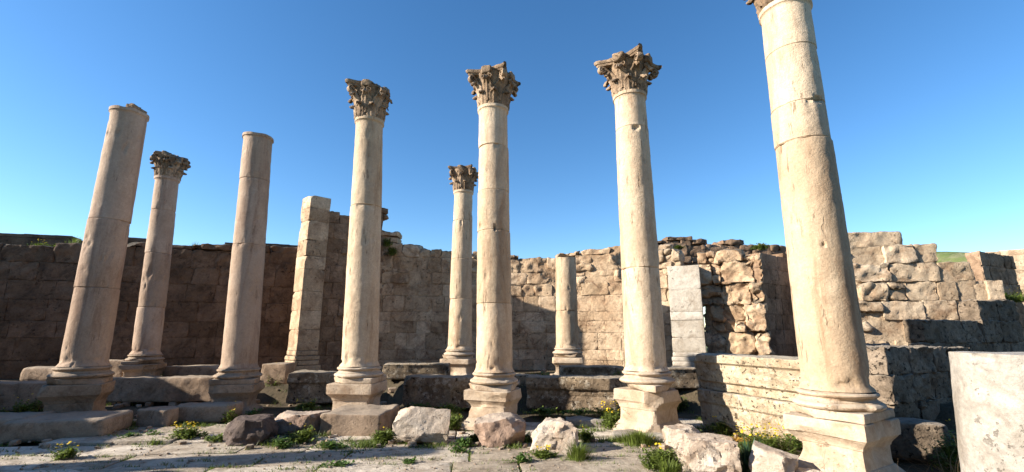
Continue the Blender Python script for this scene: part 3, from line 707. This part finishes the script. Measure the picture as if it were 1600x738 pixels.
# ------------------------------------------------------------------ loose and laid blocks
def block(px, py, w, d, h, label, mat, seed, rot=0.0, z=0.0, Y=None, tilt=None, rough=0.02, r=0.03, chips=3, chipd=0.08, profile=None, name='stone_block', cat='stone block', cell=0.06, sink=0.02, nscale=4.0, group=None):
    """px,py: the photo's pixel of the block's bottom front centre; z its footing"""
    g = G(px, py, z) if Y is None else P(px, py, Y); zz = z if Y is None else z
    ra = math.radians(rot)
    cx = g.x - math.sin(ra) * d / 2 * 1.0; cy = g.y + math.cos(ra) * d / 2
    if name in ('boulder', 'rock'): sharp_ = 24; v, f = boulder((w * 1.06, d * 1.1, h * 1.06), seed, rough=max(0.012, rough * 0.5))
    else: v, f = stone((w, d, h), seed, rough=rough, r=r, cell=cell, chips=chips, chipd=chipd, profile=profile, nscale=nscale)
    if tilt: v = rotv(rotv(v, 'X', math.radians(tilt[0])), 'Y', math.radians(tilt[1]))
    v[:, 2] -= v[:, 2].min()
    mb = MB(); mb.add(v, f, 0.5)
    return tag(mb.build(name, mat, loc=(cx, cy, zz - sink - (0.03 if name == 'boulder' else 0)), rot=ra, sharp=24 if name in ('boulder', 'rock') else 38), label, cat, group)
def between(x0, x1, ybot, z, ytop, d, label, mat, seed, rot=0.0, **k):
    """a laid block spanning photo columns x0..x1, foot on height z at row ybot, top at row ytop"""
    g0 = G(x0, ybot, z); g1 = G(x1, ybot, z); Yc = g0.y
    h = P((x0 + x1) / 2, ytop, Yc + 0.02).z - z
    return block((x0 + x1) / 2, ybot, abs(g1.x - g0.x) / max(0.6, math.cos(math.radians(rot))), d, h, label, mat, seed, rot=rot, z=z, sink=0.03, **k)
bprof = lambda t: 0.05 * (1 - sstep(0.60, 0.66, t)) - 0.035 * (sstep(0.62, 0.68, t)) * 0 + 0.02 * (sstep(0.40, 0.42, t) * (1 - sstep(0.44, 0.46, t)))
bprof2 = lambda t: 0.03 * (t < 0.80) + 0.03 * ((t > 0.50) & (t < 0.54)) + 0.02 * (t < 0.52)
between(822, 1000, 643, 0.11, 589, 0.55, 'pitted long block between the middle column and the broken-corner pedestal', M_BENCH, 201, rot=-13, profile=bprof, rough=0.022, cell=0.05, chips=4)
between(623, 742, 637, 0.14, 588, 0.55, 'pitted block left of the middle column, half in shadow', M_BENCH, 202, rot=-12, profile=bprof, rough=0.022, cell=0.05, chips=4)
between(444, 522, 631, 0.14, 582, 0.6, 'dark layered block between the two left pedestals before the narrow pier', M_BENCH, 203, rot=-2, profile=bprof, rough=0.028, cell=0.045, chips=5)
between(596, 700, 592, 0.58, 567, 0.45, 'upper moulded kerb block behind the half-shadowed pitted block', M_BENCH, 204, rot=1, profile=bprof2, rough=0.015)
between(876, 978, 590, 0.58, 571, 0.4, 'upper moulded kerb block right of the short column stump', M_BENCH, 205, profile=bprof2, rough=0.014)
between(1040, 1096, 606, 0.50, 573, 0.45, 'small moulded kerb block beneath the grey pier', M_BENCH, 206, profile=bprof2, rough=0.014)
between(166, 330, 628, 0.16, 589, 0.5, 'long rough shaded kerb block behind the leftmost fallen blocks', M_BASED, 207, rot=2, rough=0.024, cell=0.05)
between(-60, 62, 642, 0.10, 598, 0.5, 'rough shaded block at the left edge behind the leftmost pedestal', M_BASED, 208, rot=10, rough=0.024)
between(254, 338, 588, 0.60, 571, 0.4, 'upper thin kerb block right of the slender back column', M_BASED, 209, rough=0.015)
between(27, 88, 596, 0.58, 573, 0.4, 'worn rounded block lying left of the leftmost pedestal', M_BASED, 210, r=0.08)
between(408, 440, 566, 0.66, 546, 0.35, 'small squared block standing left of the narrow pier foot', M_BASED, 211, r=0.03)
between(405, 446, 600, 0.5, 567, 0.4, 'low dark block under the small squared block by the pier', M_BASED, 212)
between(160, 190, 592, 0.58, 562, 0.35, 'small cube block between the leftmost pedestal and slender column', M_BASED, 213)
between(800, 836, 610, 0.40, 584, 0.4, 'small rough block right behind the middle pedestal', M_BENCH, 214)
# great moulded double course at right: lower and upper block, running towards the tall right column
m0 = Vector((3.22, 8.35, 0)); m1 = Vector((4.15, 6.05, 0)); dm = m1 - m0; angm = math.atan2(dm.y, dm.x); LM = dm.length
def fasc(t): return 0.10 - 0.05 * (t > 0.22) - 0.018 * (t > 0.40) - 0.018 * (t > 0.58) - 0.05 * sstep(0.72, 0.78, t) + 0.016 * (np.abs(t - 0.76) < 0.02)
for (z0_, z1_, lab, s, pf) in ((0.05, 0.635, 'lower long moulded block with fascia bands beside the tall right column', 301, lambda t: 0.02 + 0.03 * (t < 0.62) + 0.012 * (t < 0.82)),
                               (0.64, 1.235, 'upper long moulded block with fascia bands laid on the lower one', 302, fasc)):
    v, f = stone((LM, 0.62, z1_ - z0_), s, rough=0.014, r=0.02, cell=0.035, chips=3, chipd=0.07, profile=pf, nscale=6)
    v[:, 0] += LM / 2; v[:, 1] += 0.31; v[:, 2] += (z0_ + z1_) / 2; mb = MB(); mb.add(v, f, 0.5)
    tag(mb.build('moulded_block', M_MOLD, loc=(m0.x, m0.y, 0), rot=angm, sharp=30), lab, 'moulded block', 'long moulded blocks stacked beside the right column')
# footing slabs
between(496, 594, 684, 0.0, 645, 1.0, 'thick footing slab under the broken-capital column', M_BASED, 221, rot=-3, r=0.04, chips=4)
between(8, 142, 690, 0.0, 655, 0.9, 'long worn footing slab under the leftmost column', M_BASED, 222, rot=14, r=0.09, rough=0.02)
between(-70, 20, 690, 0.0, 654, 0.8, 'footing slab cut by the left frame edge', M_BASED, 223, rot=14, r=0.06)
# fallen blocks and boulders in front
GR = None
block(235, 668, 0.52, 0.45, 0.30, 'small squared fallen block, left one of the pair near yellow flowers', M_BASED, 231, rot=6)
block(312, 662, 0.98, 0.5, 0.31, 'long fallen block behind the yellow-flowered clump', M_BASED, 232, rot=2, r=0.06)
block(268, 640, 0.16, 0.16, 0.22, 'small upright pale rock tip between the two left fallen blocks', M_ROCKW, 233, chips=5, chipd=0.06, name='rock', cat='rock')
block(380, 697, 0.66, 0.55, 0.36, 'dark mauve angular boulder before the headless column', M_ROCKD, 234, rot=8, r=0.12, rough=0.04, chips=8, chipd=0.17, name='boulder', cat='boulder', nscale=3)
block(452, 684, 0.86, 0.6, 0.36, 'rounded grey boulder left of the footing slab', M_ROCKP, 235, rot=-6, r=0.14, rough=0.04, chips=5, chipd=0.15, name='boulder', cat='boulder', nscale=3)
block(655, 697, 0.78, 0.38, 0.44, 'whitish tilted slab boulder left of the middle pedestal', M_ROCKW, 236, rot=2, tilt=(-20, 5), r=0.04, rough=0.022, chips=6, chipd=0.13, name='boulder', cat='boulder')
block(778, 699, 0.72, 0.45, 0.44, 'pinkish squared boulder directly before the middle pedestal', M_ROCKP, 237, rot=-6, r=0.05, rough=0.03, chips=6, chipd=0.11, name='boulder', cat='boulder')
block(864, 706, 0.62, 0.42, 0.40, 'knobbly white boulder beside a dark grass tuft', M_ROCKW, 238, rot=-12, r=0.08, rough=0.045, chips=6, chipd=0.12, name='boulder', cat='boulder')
block(700, 668, 0.28, 0.26, 0.17, 'small reddish rubble stone left of the middle pedestal', M_ROCKP, 239, r=0.06, chips=4, name='rock', cat='rock')
block(1062, 702, 0.52, 0.42, 0.30, 'grey ridge shaped boulder at the foot of the broken pedestal', M_ROCKW, 240, rot=-28, r=0.06, rough=0.035, chips=7, chipd=0.12, name='boulder', cat='boulder')
block(1108, 752, 0.66, 0.42, 0.42, 'large cracked white boulder at the bottom right of centre', M_ROCKW, 241, rot=-22, r=0.07, rough=0.045, chips=8, chipd=0.14, name='boulder', cat='boulder')
block(1112, 716, 0.60, 0.35, 0.26, 'flat pale block beneath the orange stonecrop', M_ROCKW, 242, rot=-14, r=0.04, chips=3)
block(1207, 760, 0.42, 0.35, 0.28, 'pink wedge rock left of the tall right column foot', M_ROCKW, 243, rot=-35, tilt=(0, 14), r=0.03, rough=0.015, chips=6, chipd=0.12, name='rock', cat='rock')
block(1270, 765, 0.35, 0.2, 0.16, 'flat pale rock at the bottom edge below the dry twigs', M_ROCKW, 244, rot=-20, r=0.03, name='rock', cat='rock')
block(1430, 655, 0.72, 0.35, 0.47, 'flat sunlit slab right of the tall column pedestal', M_BENCHD, 245, rot=-18, z=0.0, Y=6.3, r=0.05)
block(1500, 720, 0.30, 0.3, 0.34, 'dark angular rock left of the short broken shaft', M_ROCKD, 246, r=0.06, chips=6, z=0.0, name='rock', cat='rock')
block(925, 668, 0.9, 0.4, 0.13, 'low pale slab right of the knobbly white boulder', M_GREY, 247, rot=-4, r=0.04)
block(1000, 690, 0.8, 0.35, 0.10, 'low flat slab left of the ridge shaped boulder', M_GREY, 248, rot=-12, r=0.03)

# rubble: loose little stones nobody could count
rb = MB(); rr = random.Random(9)
for i in range(420):
    px, py = rr.uniform(-20, 1300), rr.uniform(632, 700)
    if rr.random() < 0.35: x, yy, z_ = rr.uniform(-9, 8), rr.uniform(9.9, 13.2), 0.44
    else: g = G(px, py, 0.02); x, yy, z_ = g.x, g.y, 0.0
    s = rr.uniform(0.02, 0.07) * (1.5 if yy > 9.8 else 1)
    v, f = stone((s * rr.uniform(1, 2), s * 1.3, s), 900 + i, rough=0.004, r=s * .3, cell=0.05, chips=3, chipd=s * .4)
    z_ = float(soil_z(np.array([[x, yy, 0.0]]))[0]) if yy > 8.2 else 0.0
    rb.add(rotz(v, rr.uniform(0, 6)) + np.array([x, yy, z_ + s * 0.35]), f, rr.random())
for i in range(900):
    px, py = rr.uniform(-10, 1250), rr.uniform(655, 735) if i % 3 else rr.uniform(640, 690)
    g = G(px, py, 0.0); s = rr.uniform(0.006, 0.022)
    v, f = stone((s * rr.uniform(1, 2), s * 1.3, s), 2000 + i, rough=0.002, r=s * .3, cell=0.06, chips=2, chipd=s * .4)
    rb.add(rotz(v, rr.uniform(0, 6)) + np.array([g.x, g.y, s * 0.35]), f, rr.random())
tag(rb.build('rubble', M_BASED, smooth=False), kind='stuff')

# ------------------------------------------------------------------ plants
def blade(mb, base, ang, h, w, bend, rr, seg=4):
    d = np.array([math.cos(ang), math.sin(ang), 0]); s = np.array([-math.sin(ang), math.cos(ang), 0]); v = []
    for i in range(seg + 1):
        t = i / seg; c = np.array(base) + d * bend * t * t * h + np.array([0, 0, 1]) * h * (t - 0.25 * bend * t * t); ww = w * (1 - t) ** 0.7
        v += [c - s * ww, c + s * ww]
    mb.add(v, [(2 * i, 2 * i + 1, 2 * i + 3, 2 * i + 2) for i in range(seg)], rr.random())
def leaf_(mb, c, ang, L, w, up, rr):
    d = np.array([math.cos(ang) * math.cos(up), math.sin(ang) * math.cos(up), math.sin(up)]); s = np.array([-math.sin(ang), math.cos(ang), 0])
    c = np.array(c); v = [c, c + d * L * .4 + s * w, c + d * L * .9 + s * w * .4 - np.array([0, 0, L * .1]), c + d * L * .9 - s * w * .4 - np.array([0, 0, L * .1]), c + d * L * .4 - s * w]
    mb.add(v, [(0, 1, 2, 3, 4)], rr.random())
def flower(mb, c, s, rr):
    n = 6; c = np.array(c); tl = rr.uniform(-.6, .6); tz = rr.uniform(-.6, .6)
    v = [c + np.array([0, 0, s * .25])] + [c + s * np.array([math.cos(k / n * 6.283), math.sin(k / n * 6.283), tl * math.cos(k / n * 6.283) + tz * math.sin(k / n * 6.283)]) for k in range(n)]
    mb.add(v, [(0, 1 + k, 1 + (k + 1) % n) for k in range(n)], rr.random())
def plant(kind, loc, rad, h, n, label, seed, flowers=0, cat='plant', name=None, group=None):
    rr = random.Random(seed); x, yy, z = loc; n = int(n * 1.7); h *= 1.15
    g = MB(); fl = MB()
    for i in range(n):
        a_ = rr.uniform(0, 2 * PI); q = rad * min(1.15, abs(rr.gauss(0, 0.5))); b = (math.cos(a_) * q, math.sin(a_) * q * 0.7, -0.01)
        fall = max(0.3, 1 - 0.35 * (q / rad) ** 2) * (0.75 + 0.5 * vnoise(np.array([[b[0] * 9, b[1] * 9, seed * 3.1]]), 2)[0])
        if kind == 'grass': blade(g, b, a_ + rr.uniform(-.7, .7), h * rr.uniform(.5, 1.05) * fall, 0.0035 + 0.004 * rr.random(), rr.uniform(.15, .9), rr)
        elif kind == 'broad': blade(g, b, a_ + rr.uniform(-.5, .5), h * rr.uniform(.6, 1.05) * fall, 0.020 + 0.012 * rr.random(), rr.uniform(.05, .5), rr)
        elif kind in ('weed', 'bush', 'crop'):
            hh = h * rr.uniform(.35, 1.0) * fall; k = 3 if kind == 'weed' else 7
            blade(g, b, a_, hh, 0.003, 0.3, rr, 3)
            for j in range(k):
                t = rr.uniform(.2, 1.0); c = (b[0] + math.cos(a_) * .3 * t * t * hh, b[1] + math.sin(a_) * .3 * t * t * hh, hh * (t - .07 * t * t))
                L_ = rr.uniform(.03, .065) * (0.5 if kind == 'crop' else 1); leaf_(g, c, rr.uniform(0, 6.28), L_, L_ * .28, rr.uniform(-.2, .9), rr)
        if flowers and i < flowers:
            a2 = rr.uniform(0, 6.28); q2 = rad * math.sqrt(rr.random()) * 0.85
            fl_c = (math.cos(a2) * q2, math.sin(a2) * q2 * 0.7, h * rr.uniform(.62, 1.08)); blade(g, (fl_c[0] * .8, fl_c[1] * .8, 0), a2, fl_c[2], 0.002, 0.1, rr, 3)
            flower(fl, fl_c, rr.uniform(.009, .018), rr)
    mat = {'grass': M_GRASS, 'broad': M_BLUE, 'weed': M_LEAF, 'bush': M_GRASS, 'crop': M_ORG}[kind]
    nm = name or {'grass': 'grass_tuft', 'broad': 'broad_leaved_plant', 'weed': 'weed', 'bush': 'flowering_plant', 'crop': 'stonecrop'}[kind]
    o = g.build(nm, mat, loc=(x, yy, z), smooth=False); tag(o, label, cat, group)
    if flowers: fl.build('flowers', M_YEL, o, smooth=False)['kind'] = 'stuff'
    return o
def at(px, py, z=0.0): g = G(px, py, z); return (g.x, g.y, z)
plant('bush', at(290, 686), .26, .20, 130, 'bushy clump of yellow flowers by the long fallen block', 1, 46)
plant('bush', at(236, 660, .02), .14, .20, 26, 'thin yellow-flowered weed growing before the small fallen block', 2, 14)
plant('weed', at(238, 684), .18, .12, 40, 'low green weed left of the yellow-flowered clump', 3)
plant('bush', at(101, 716), .15, .16, 60, 'isolated green clump on paving at lower left', 4, 12)
plant('weed', at(205, 686), .2, .14, 50, 'shaded weeds beside the leftmost footing slab', 5)
plant('bush', at(40, 645, .08), .35, .30, 90, 'dark shaded bush left of the leftmost pedestal', 6, 5)
plant('weed', at(440, 700), .18, .14, 70, 'green weeds beneath the rounded grey boulder', 7)
plant('bush', at(470, 690), .24, .22, 120, 'leafy dark clump between rounded boulder and footing slab', 8, 6)
plant('bush', at(358, 660, .02), .12, .30, 26, 'thin stalks right of the long fallen block', 9, 8)
plant('weed', at(395, 650, .05), .22, .16, 50, 'weeds at the foot of the headless column pedestal', 10)
plant('bush', at(600, 692), .17, .24, 100, 'green clump right of the footing slab', 11, 3)
plant('grass', at(608, 668, .02), .20, .24, 130, 'dark grass behind the whitish tilted slab', 12)
plant('bush', at(708, 668, .03), .20, .27, 80, 'pale green clump left of the middle pedestal', 13, 4)
plant('grass', at(700, 664, .03), .16, .30, 110, 'blue green grass beside the middle pedestal', 14)
plant('weed', at(725, 698), .16, .20, 80, 'green weeds left of the pinkish squared boulder', 15)
plant('weed', at(815, 722), .12, .10, 50, 'small sprawling weed on paving under the pinkish boulder', 16)
plant('weed', at(718, 706), .14, .06, 40, 'flat weed in the paving joint left of the pinkish boulder', 17)
plant('bush', at(848, 714), .16, .12, 80, 'yellow-flowered weed at the foot of the knobbly white boulder', 18, 26)
plant('grass', at(904, 718), .20, .27, 300, 'dense dark grass tuft right of the knobbly white boulder', 19)
plant('bush', at(915, 690), .13, .26, 60, 'tall leafy clump behind the dense dark grass tuft', 20, 4)
plant('bush', at(958, 668, .05), .22, .34, 150, 'yellow-flowered shrub left of the broken-corner pedestal', 21, 60)
plant('grass', at(1000, 694), .30, .30, 420, 'bright grass tuft at the foot of the broken-corner pedestal', 22)
plant('grass', at(975, 690), .2, .2, 160, 'thin grass left of the bright grass tuft', 23)
plant('bush', at(1035, 732), .26, .28, 240, 'green clump with few yellow flowers left of the cracked boulder', 24, 12)
plant('grass', at(1045, 745), .18, .20, 160, 'grass at the bottom edge left of the cracked boulder', 25)
plant('crop', at(1118, 698, .10), .26, .12, 190, 'orange stonecrop mat on the flat pale block', 26)
plant('crop', at(1160, 694, .10), .24, .12, 150, 'orange stonecrop mat against the lower moulded block', 27)
plant('broad', at(1172, 740), .17, .34, 46, 'dark sword-leaved plant left of the tall column pedestal', 28)
plant('broad', at(1200, 738), .12, .26, 26, 'smaller sword-leaved plant nearer the tall column pedestal', 29)
plant('bush', at(1195, 716, .08), .42, .34, 300, 'yellow-flowered mass before the moulded blocks', 30, 130)
plant('bush', at(1060, 640, .1), .2, .35, 70, 'dark clump in the gap right of the broken-corner pedestal', 31)
plant('bush', (5.45, 5.85, 0), .34, .60, 260, 'sunlit green clump on the slab left of the short broken shaft', 32, 4)
plant('grass', at(1490, 735), .22, .30, 160, 'tall thin grass left of the short broken shaft', 33)
plant('weed', P(625, 566, 11.6)[:2] + (TZ,) if False else (P(625, 566, 11.3).x, 11.3, .58), .40, .22, 120, 'green weeds on the raised floor behind the upper kerb block', 34)
plant('weed', (P(610, 566, 11.5).x, 11.5, .58), .12, .34, 26, 'taller weed among those on the raised floor', 35)
plant('weed', (P(965, 570, 11.2).x, 11.2, .58), .28, .28, 100, 'green weeds between stump column and broken-corner column', 36)
plant('weed', (P(850, 580, 11.0).x, 11.0, .56), .25, .16, 60, 'low weeds left of the stump column pedestal', 37)
plant('bush', (P(430, 600, 10.6).x, 10.6, .45), .25, .45, 110, 'dark green bush left of the narrow pier foot', 38, 8)
plant('weed', at(530, 728), .20, .04, 40, 'flat weed in the paving joint under the footing slab', 39)
plant('weed', at(640, 724), .12, .06, 30, 'small weed on paving under the tilted slab', 40)
plant('bush', (P(160, 382, 12.0).x, 12.0, P(62, 384, 12.0).z - .06), .28, .22, 50, 'yellow flowering weeds on top of the left shaded wall', 41, 18) if False else None
q = P(60, 384, 11.9); plant('bush', (q.x, 12.0, q.z - .05), .35, .20, 60, 'yellow flowering weeds on top of the left shaded wall', 41, 14)
q = P(112, 376, 12.2); plant('grass', (q.x, 12.3, q.z - .05), .30, .26, 60, 'wispy grass on the wall top left of the leftmost column', 42)
q = P(612, 385, 13.4); plant('bush', (q.x, 13.5, q.z - .25), .18, .34, 80, 'dark green bush sprouting from the exedra wall left end', 43)
q = P(605, 372, 13.4); plant('bush', (q.x, 13.42, q.z - .25), .16, .26, 60, 'small bush at the broken top of the spur wall', 44)
q = P(1062, 380, 13.2); plant('bush', (q.x, 13.3, q.z - .15), .16, .16, 60, 'small green plant on the wall top above the grey pier', 45)
q = P(1192, 384, 13.2); plant('bush', (q.x, 13.3, q.z - .1), .28, .22, 90, 'green plant on the wall top behind the tall right column', 46)
q = P(1582, 463, 12.6); plant('bush', (q.x, 12.6, q.z - .15), .9, .30, 420, 'green plants with yellow flowers on the terrace at far right', 47, 60)
q = P(800, 399, 13.6); plant('grass', (q.x - .3, 13.6, q.z - .05), .4, .16, 60, 'tiny weeds on the exedra wall top centre', 48)
q = P(300, 384, 12.8); plant('grass', (q.x, 12.9, q.z - .08), .3, .22, 70, 'sparse grass on the wall top beside the headless column', 49)

for i, (px, py, z_, lab, w_, h_) in enumerate((
    (655, 640, .12, 'dark weeds in the shade at the foot of the half-shadowed pitted block', .3, .16),
    (700, 646, .10, 'weeds between the half-shadowed block and the middle pedestal', .25, .18),
    (850, 648, .10, 'weeds at the left foot of the long pitted block', .32, .14),
    (905, 648, .10, 'weeds at the middle foot of the long pitted block', .32, .15),
    (948, 650, .10, 'weeds at the right foot of the long pitted block', .25, .18),
    (480, 640, .12, 'weeds at the foot of the dark layered block', .3, .18),
    (520, 700, .0, 'low weeds along the front of the footing slab', .3, .07),
    (340, 690, .0, 'small weeds left of the mauve boulder', .16, .10),
    (170, 668, .0, 'weeds in the dark corner right of the leftmost footing slab', .25, .22),
    (820, 690, .0, 'weeds between the pinkish and the knobbly boulders', .12, .16),
    (745, 690, .0, 'weeds hugging the left side of the pinkish squared boulder', .12, .14),
    (1085, 690, .05, 'weeds behind the cracked white boulder', .22, .2),
    (1240, 700, .05, 'weeds between the yellow mass and the tall column pedestal', .15, .22),
    (1130, 672, .05, 'low yellowish weeds at the shaded foot of the moulded blocks', .3, .16),
    (640, 668, .02, 'green fringe behind the whitish tilted slab', .2, .2))):
    plant('bush' if i % 3 else 'weed', at(px, py, z_), w_, h_, 90, lab, 100 + i, 10 if i in (5, 13) else 0)
# dry twigs at the foot of the right column: a tangle
def twigs(loc, rad, h, n, label, seed, name='dry_bush'):
    rr = random.Random(seed); mb = MB()
    for i in range(n):
        a_ = rr.uniform(0, 6.28); p = np.array([rr.gauss(0, rad * .45), rr.gauss(0, rad * .3), 0.0]); d = np.array([math.cos(a_) * .8, math.sin(a_) * .5, rr.uniform(.4, 1.4)]); d /= np.linalg.norm(d)
        L = h * rr.uniform(.7, 1.5); seg = 9; w = rr.uniform(.0015, .0035); pts = []
        for k in range(seg + 1):
            pts.append(p.copy()); d = d + np.array([rr.gauss(0, .22), rr.gauss(0, .22), rr.gauss(-.12, .2)]); d /= np.linalg.norm(d); p = p + d * L / seg
        v = []
        for k, c in enumerate(pts):
            ww = w * (1 - k / (seg + 2)); v += [c + np.array([ww, 0, 0]), c + np.array([-ww * .5, ww * .8, 0]), c + np.array([-ww * .5, -ww * .5, ww])]
        mb.add(v, [(3 * k + m, 3 * k + (m + 1) % 3, 3 * k + 3 + (m + 1) % 3, 3 * k + 3 + m) for k in range(seg) for m in range(3)], rr.random())
    tag(mb.build(name, M_DRY, loc=loc, smooth=False), label, 'dry bush')
twigs((3.0, 4.55, 0.02), .42, .38, 150, 'tangle of dry twigs at the foot of the tall right column', 1)
twigs((3.35, 4.5, 0.0), .40, .34, 110, 'second tangle of dry twigs nearer the pedestal corner', 2)
twigs((3.45, 6.6, 0.05), .40, .75, 46, 'dry stalks leaning before the lower moulded block', 3)
twigs((4.9, 5.4, 0.0), .5, .6, 70, 'dry stalks between the tall column and the broken shaft', 4)
q = at(385, 648, .05); twigs((q[0], q[1], .05), .25, .4, 14, 'few dry stalks before the headless column pedestal', 5)

# joint grass: uncountable small growth along the paving joints
jg = MB(); rr = random.Random(77)
for i in range(230):
    px, py = rr.uniform(-10, 1010), rr.uniform(690, 745)
    if rr.random() < 0.45: py = rr.uniform(664, 690)
    g = G(px, py, 0); L = rr.uniform(.05, .3)
    for k in range(int(L * 130)):
        b = (g.x + rr.uniform(-L, L) * .7, g.y + rr.gauss(0, .012), -.02); blade(jg, b, rr.uniform(0, 6.28), rr.uniform(.025, .085), .005, rr.uniform(.3, 1.2), rr, 2)
for i in range(150):
    px, py = rr.uniform(150, 1260), rr.uniform(640, 700)
    g = G(px, py, 0); R_ = rr.uniform(.05, .2); hh = rr.uniform(.05, .16)
    for k in range(int(R_ * 700)):
        b = (g.x + rr.gauss(0, R_ * .6), g.y + rr.gauss(0, R_ * .35), -.02)
        blade(jg, b, rr.uniform(0, 6.28), hh * rr.uniform(.4, 1.1), .006, rr.uniform(.2, 1.1), rr, 3)
for (ja, jb) in JOINTS:
    if rr.random() < 0.25: continue
    t0 = rr.random(); t1 = min(1, t0 + rr.uniform(.1, .6)); n_ = int((t1 - t0) * np.linalg.norm(jb - ja) * 170)
    for k in range(n_):
        c_ = ja + (jb - ja) * rr.uniform(t0, t1); blade(jg, (c_[0] + rr.gauss(0, .008), c_[1] + rr.gauss(0, .008), -.03), rr.uniform(0, 6.28), rr.uniform(.035, .085), .005, rr.uniform(.3, 1.2), rr, 2)
for i in range(2600):
    x, yy = rr.uniform(-9, 7.5), rr.uniform(8.5, 13.3)
    if vnoise(np.array([[x * 1.1, yy * 1.1, 0]]), 5)[0] < 0.05: continue
    z_ = float(soil_z(np.array([[x, yy, 0.0]]))[0])
    for k in range(3): blade(jg, (x + rr.gauss(0, .03), yy + rr.gauss(0, .03), z_ - .01), rr.uniform(0, 6.28), rr.uniform(.05, .14), .004, rr.uniform(.3, 1.0), rr, 2)
tag(jg.build('ground_grass', M_GRASS, smooth=False), kind='stuff')
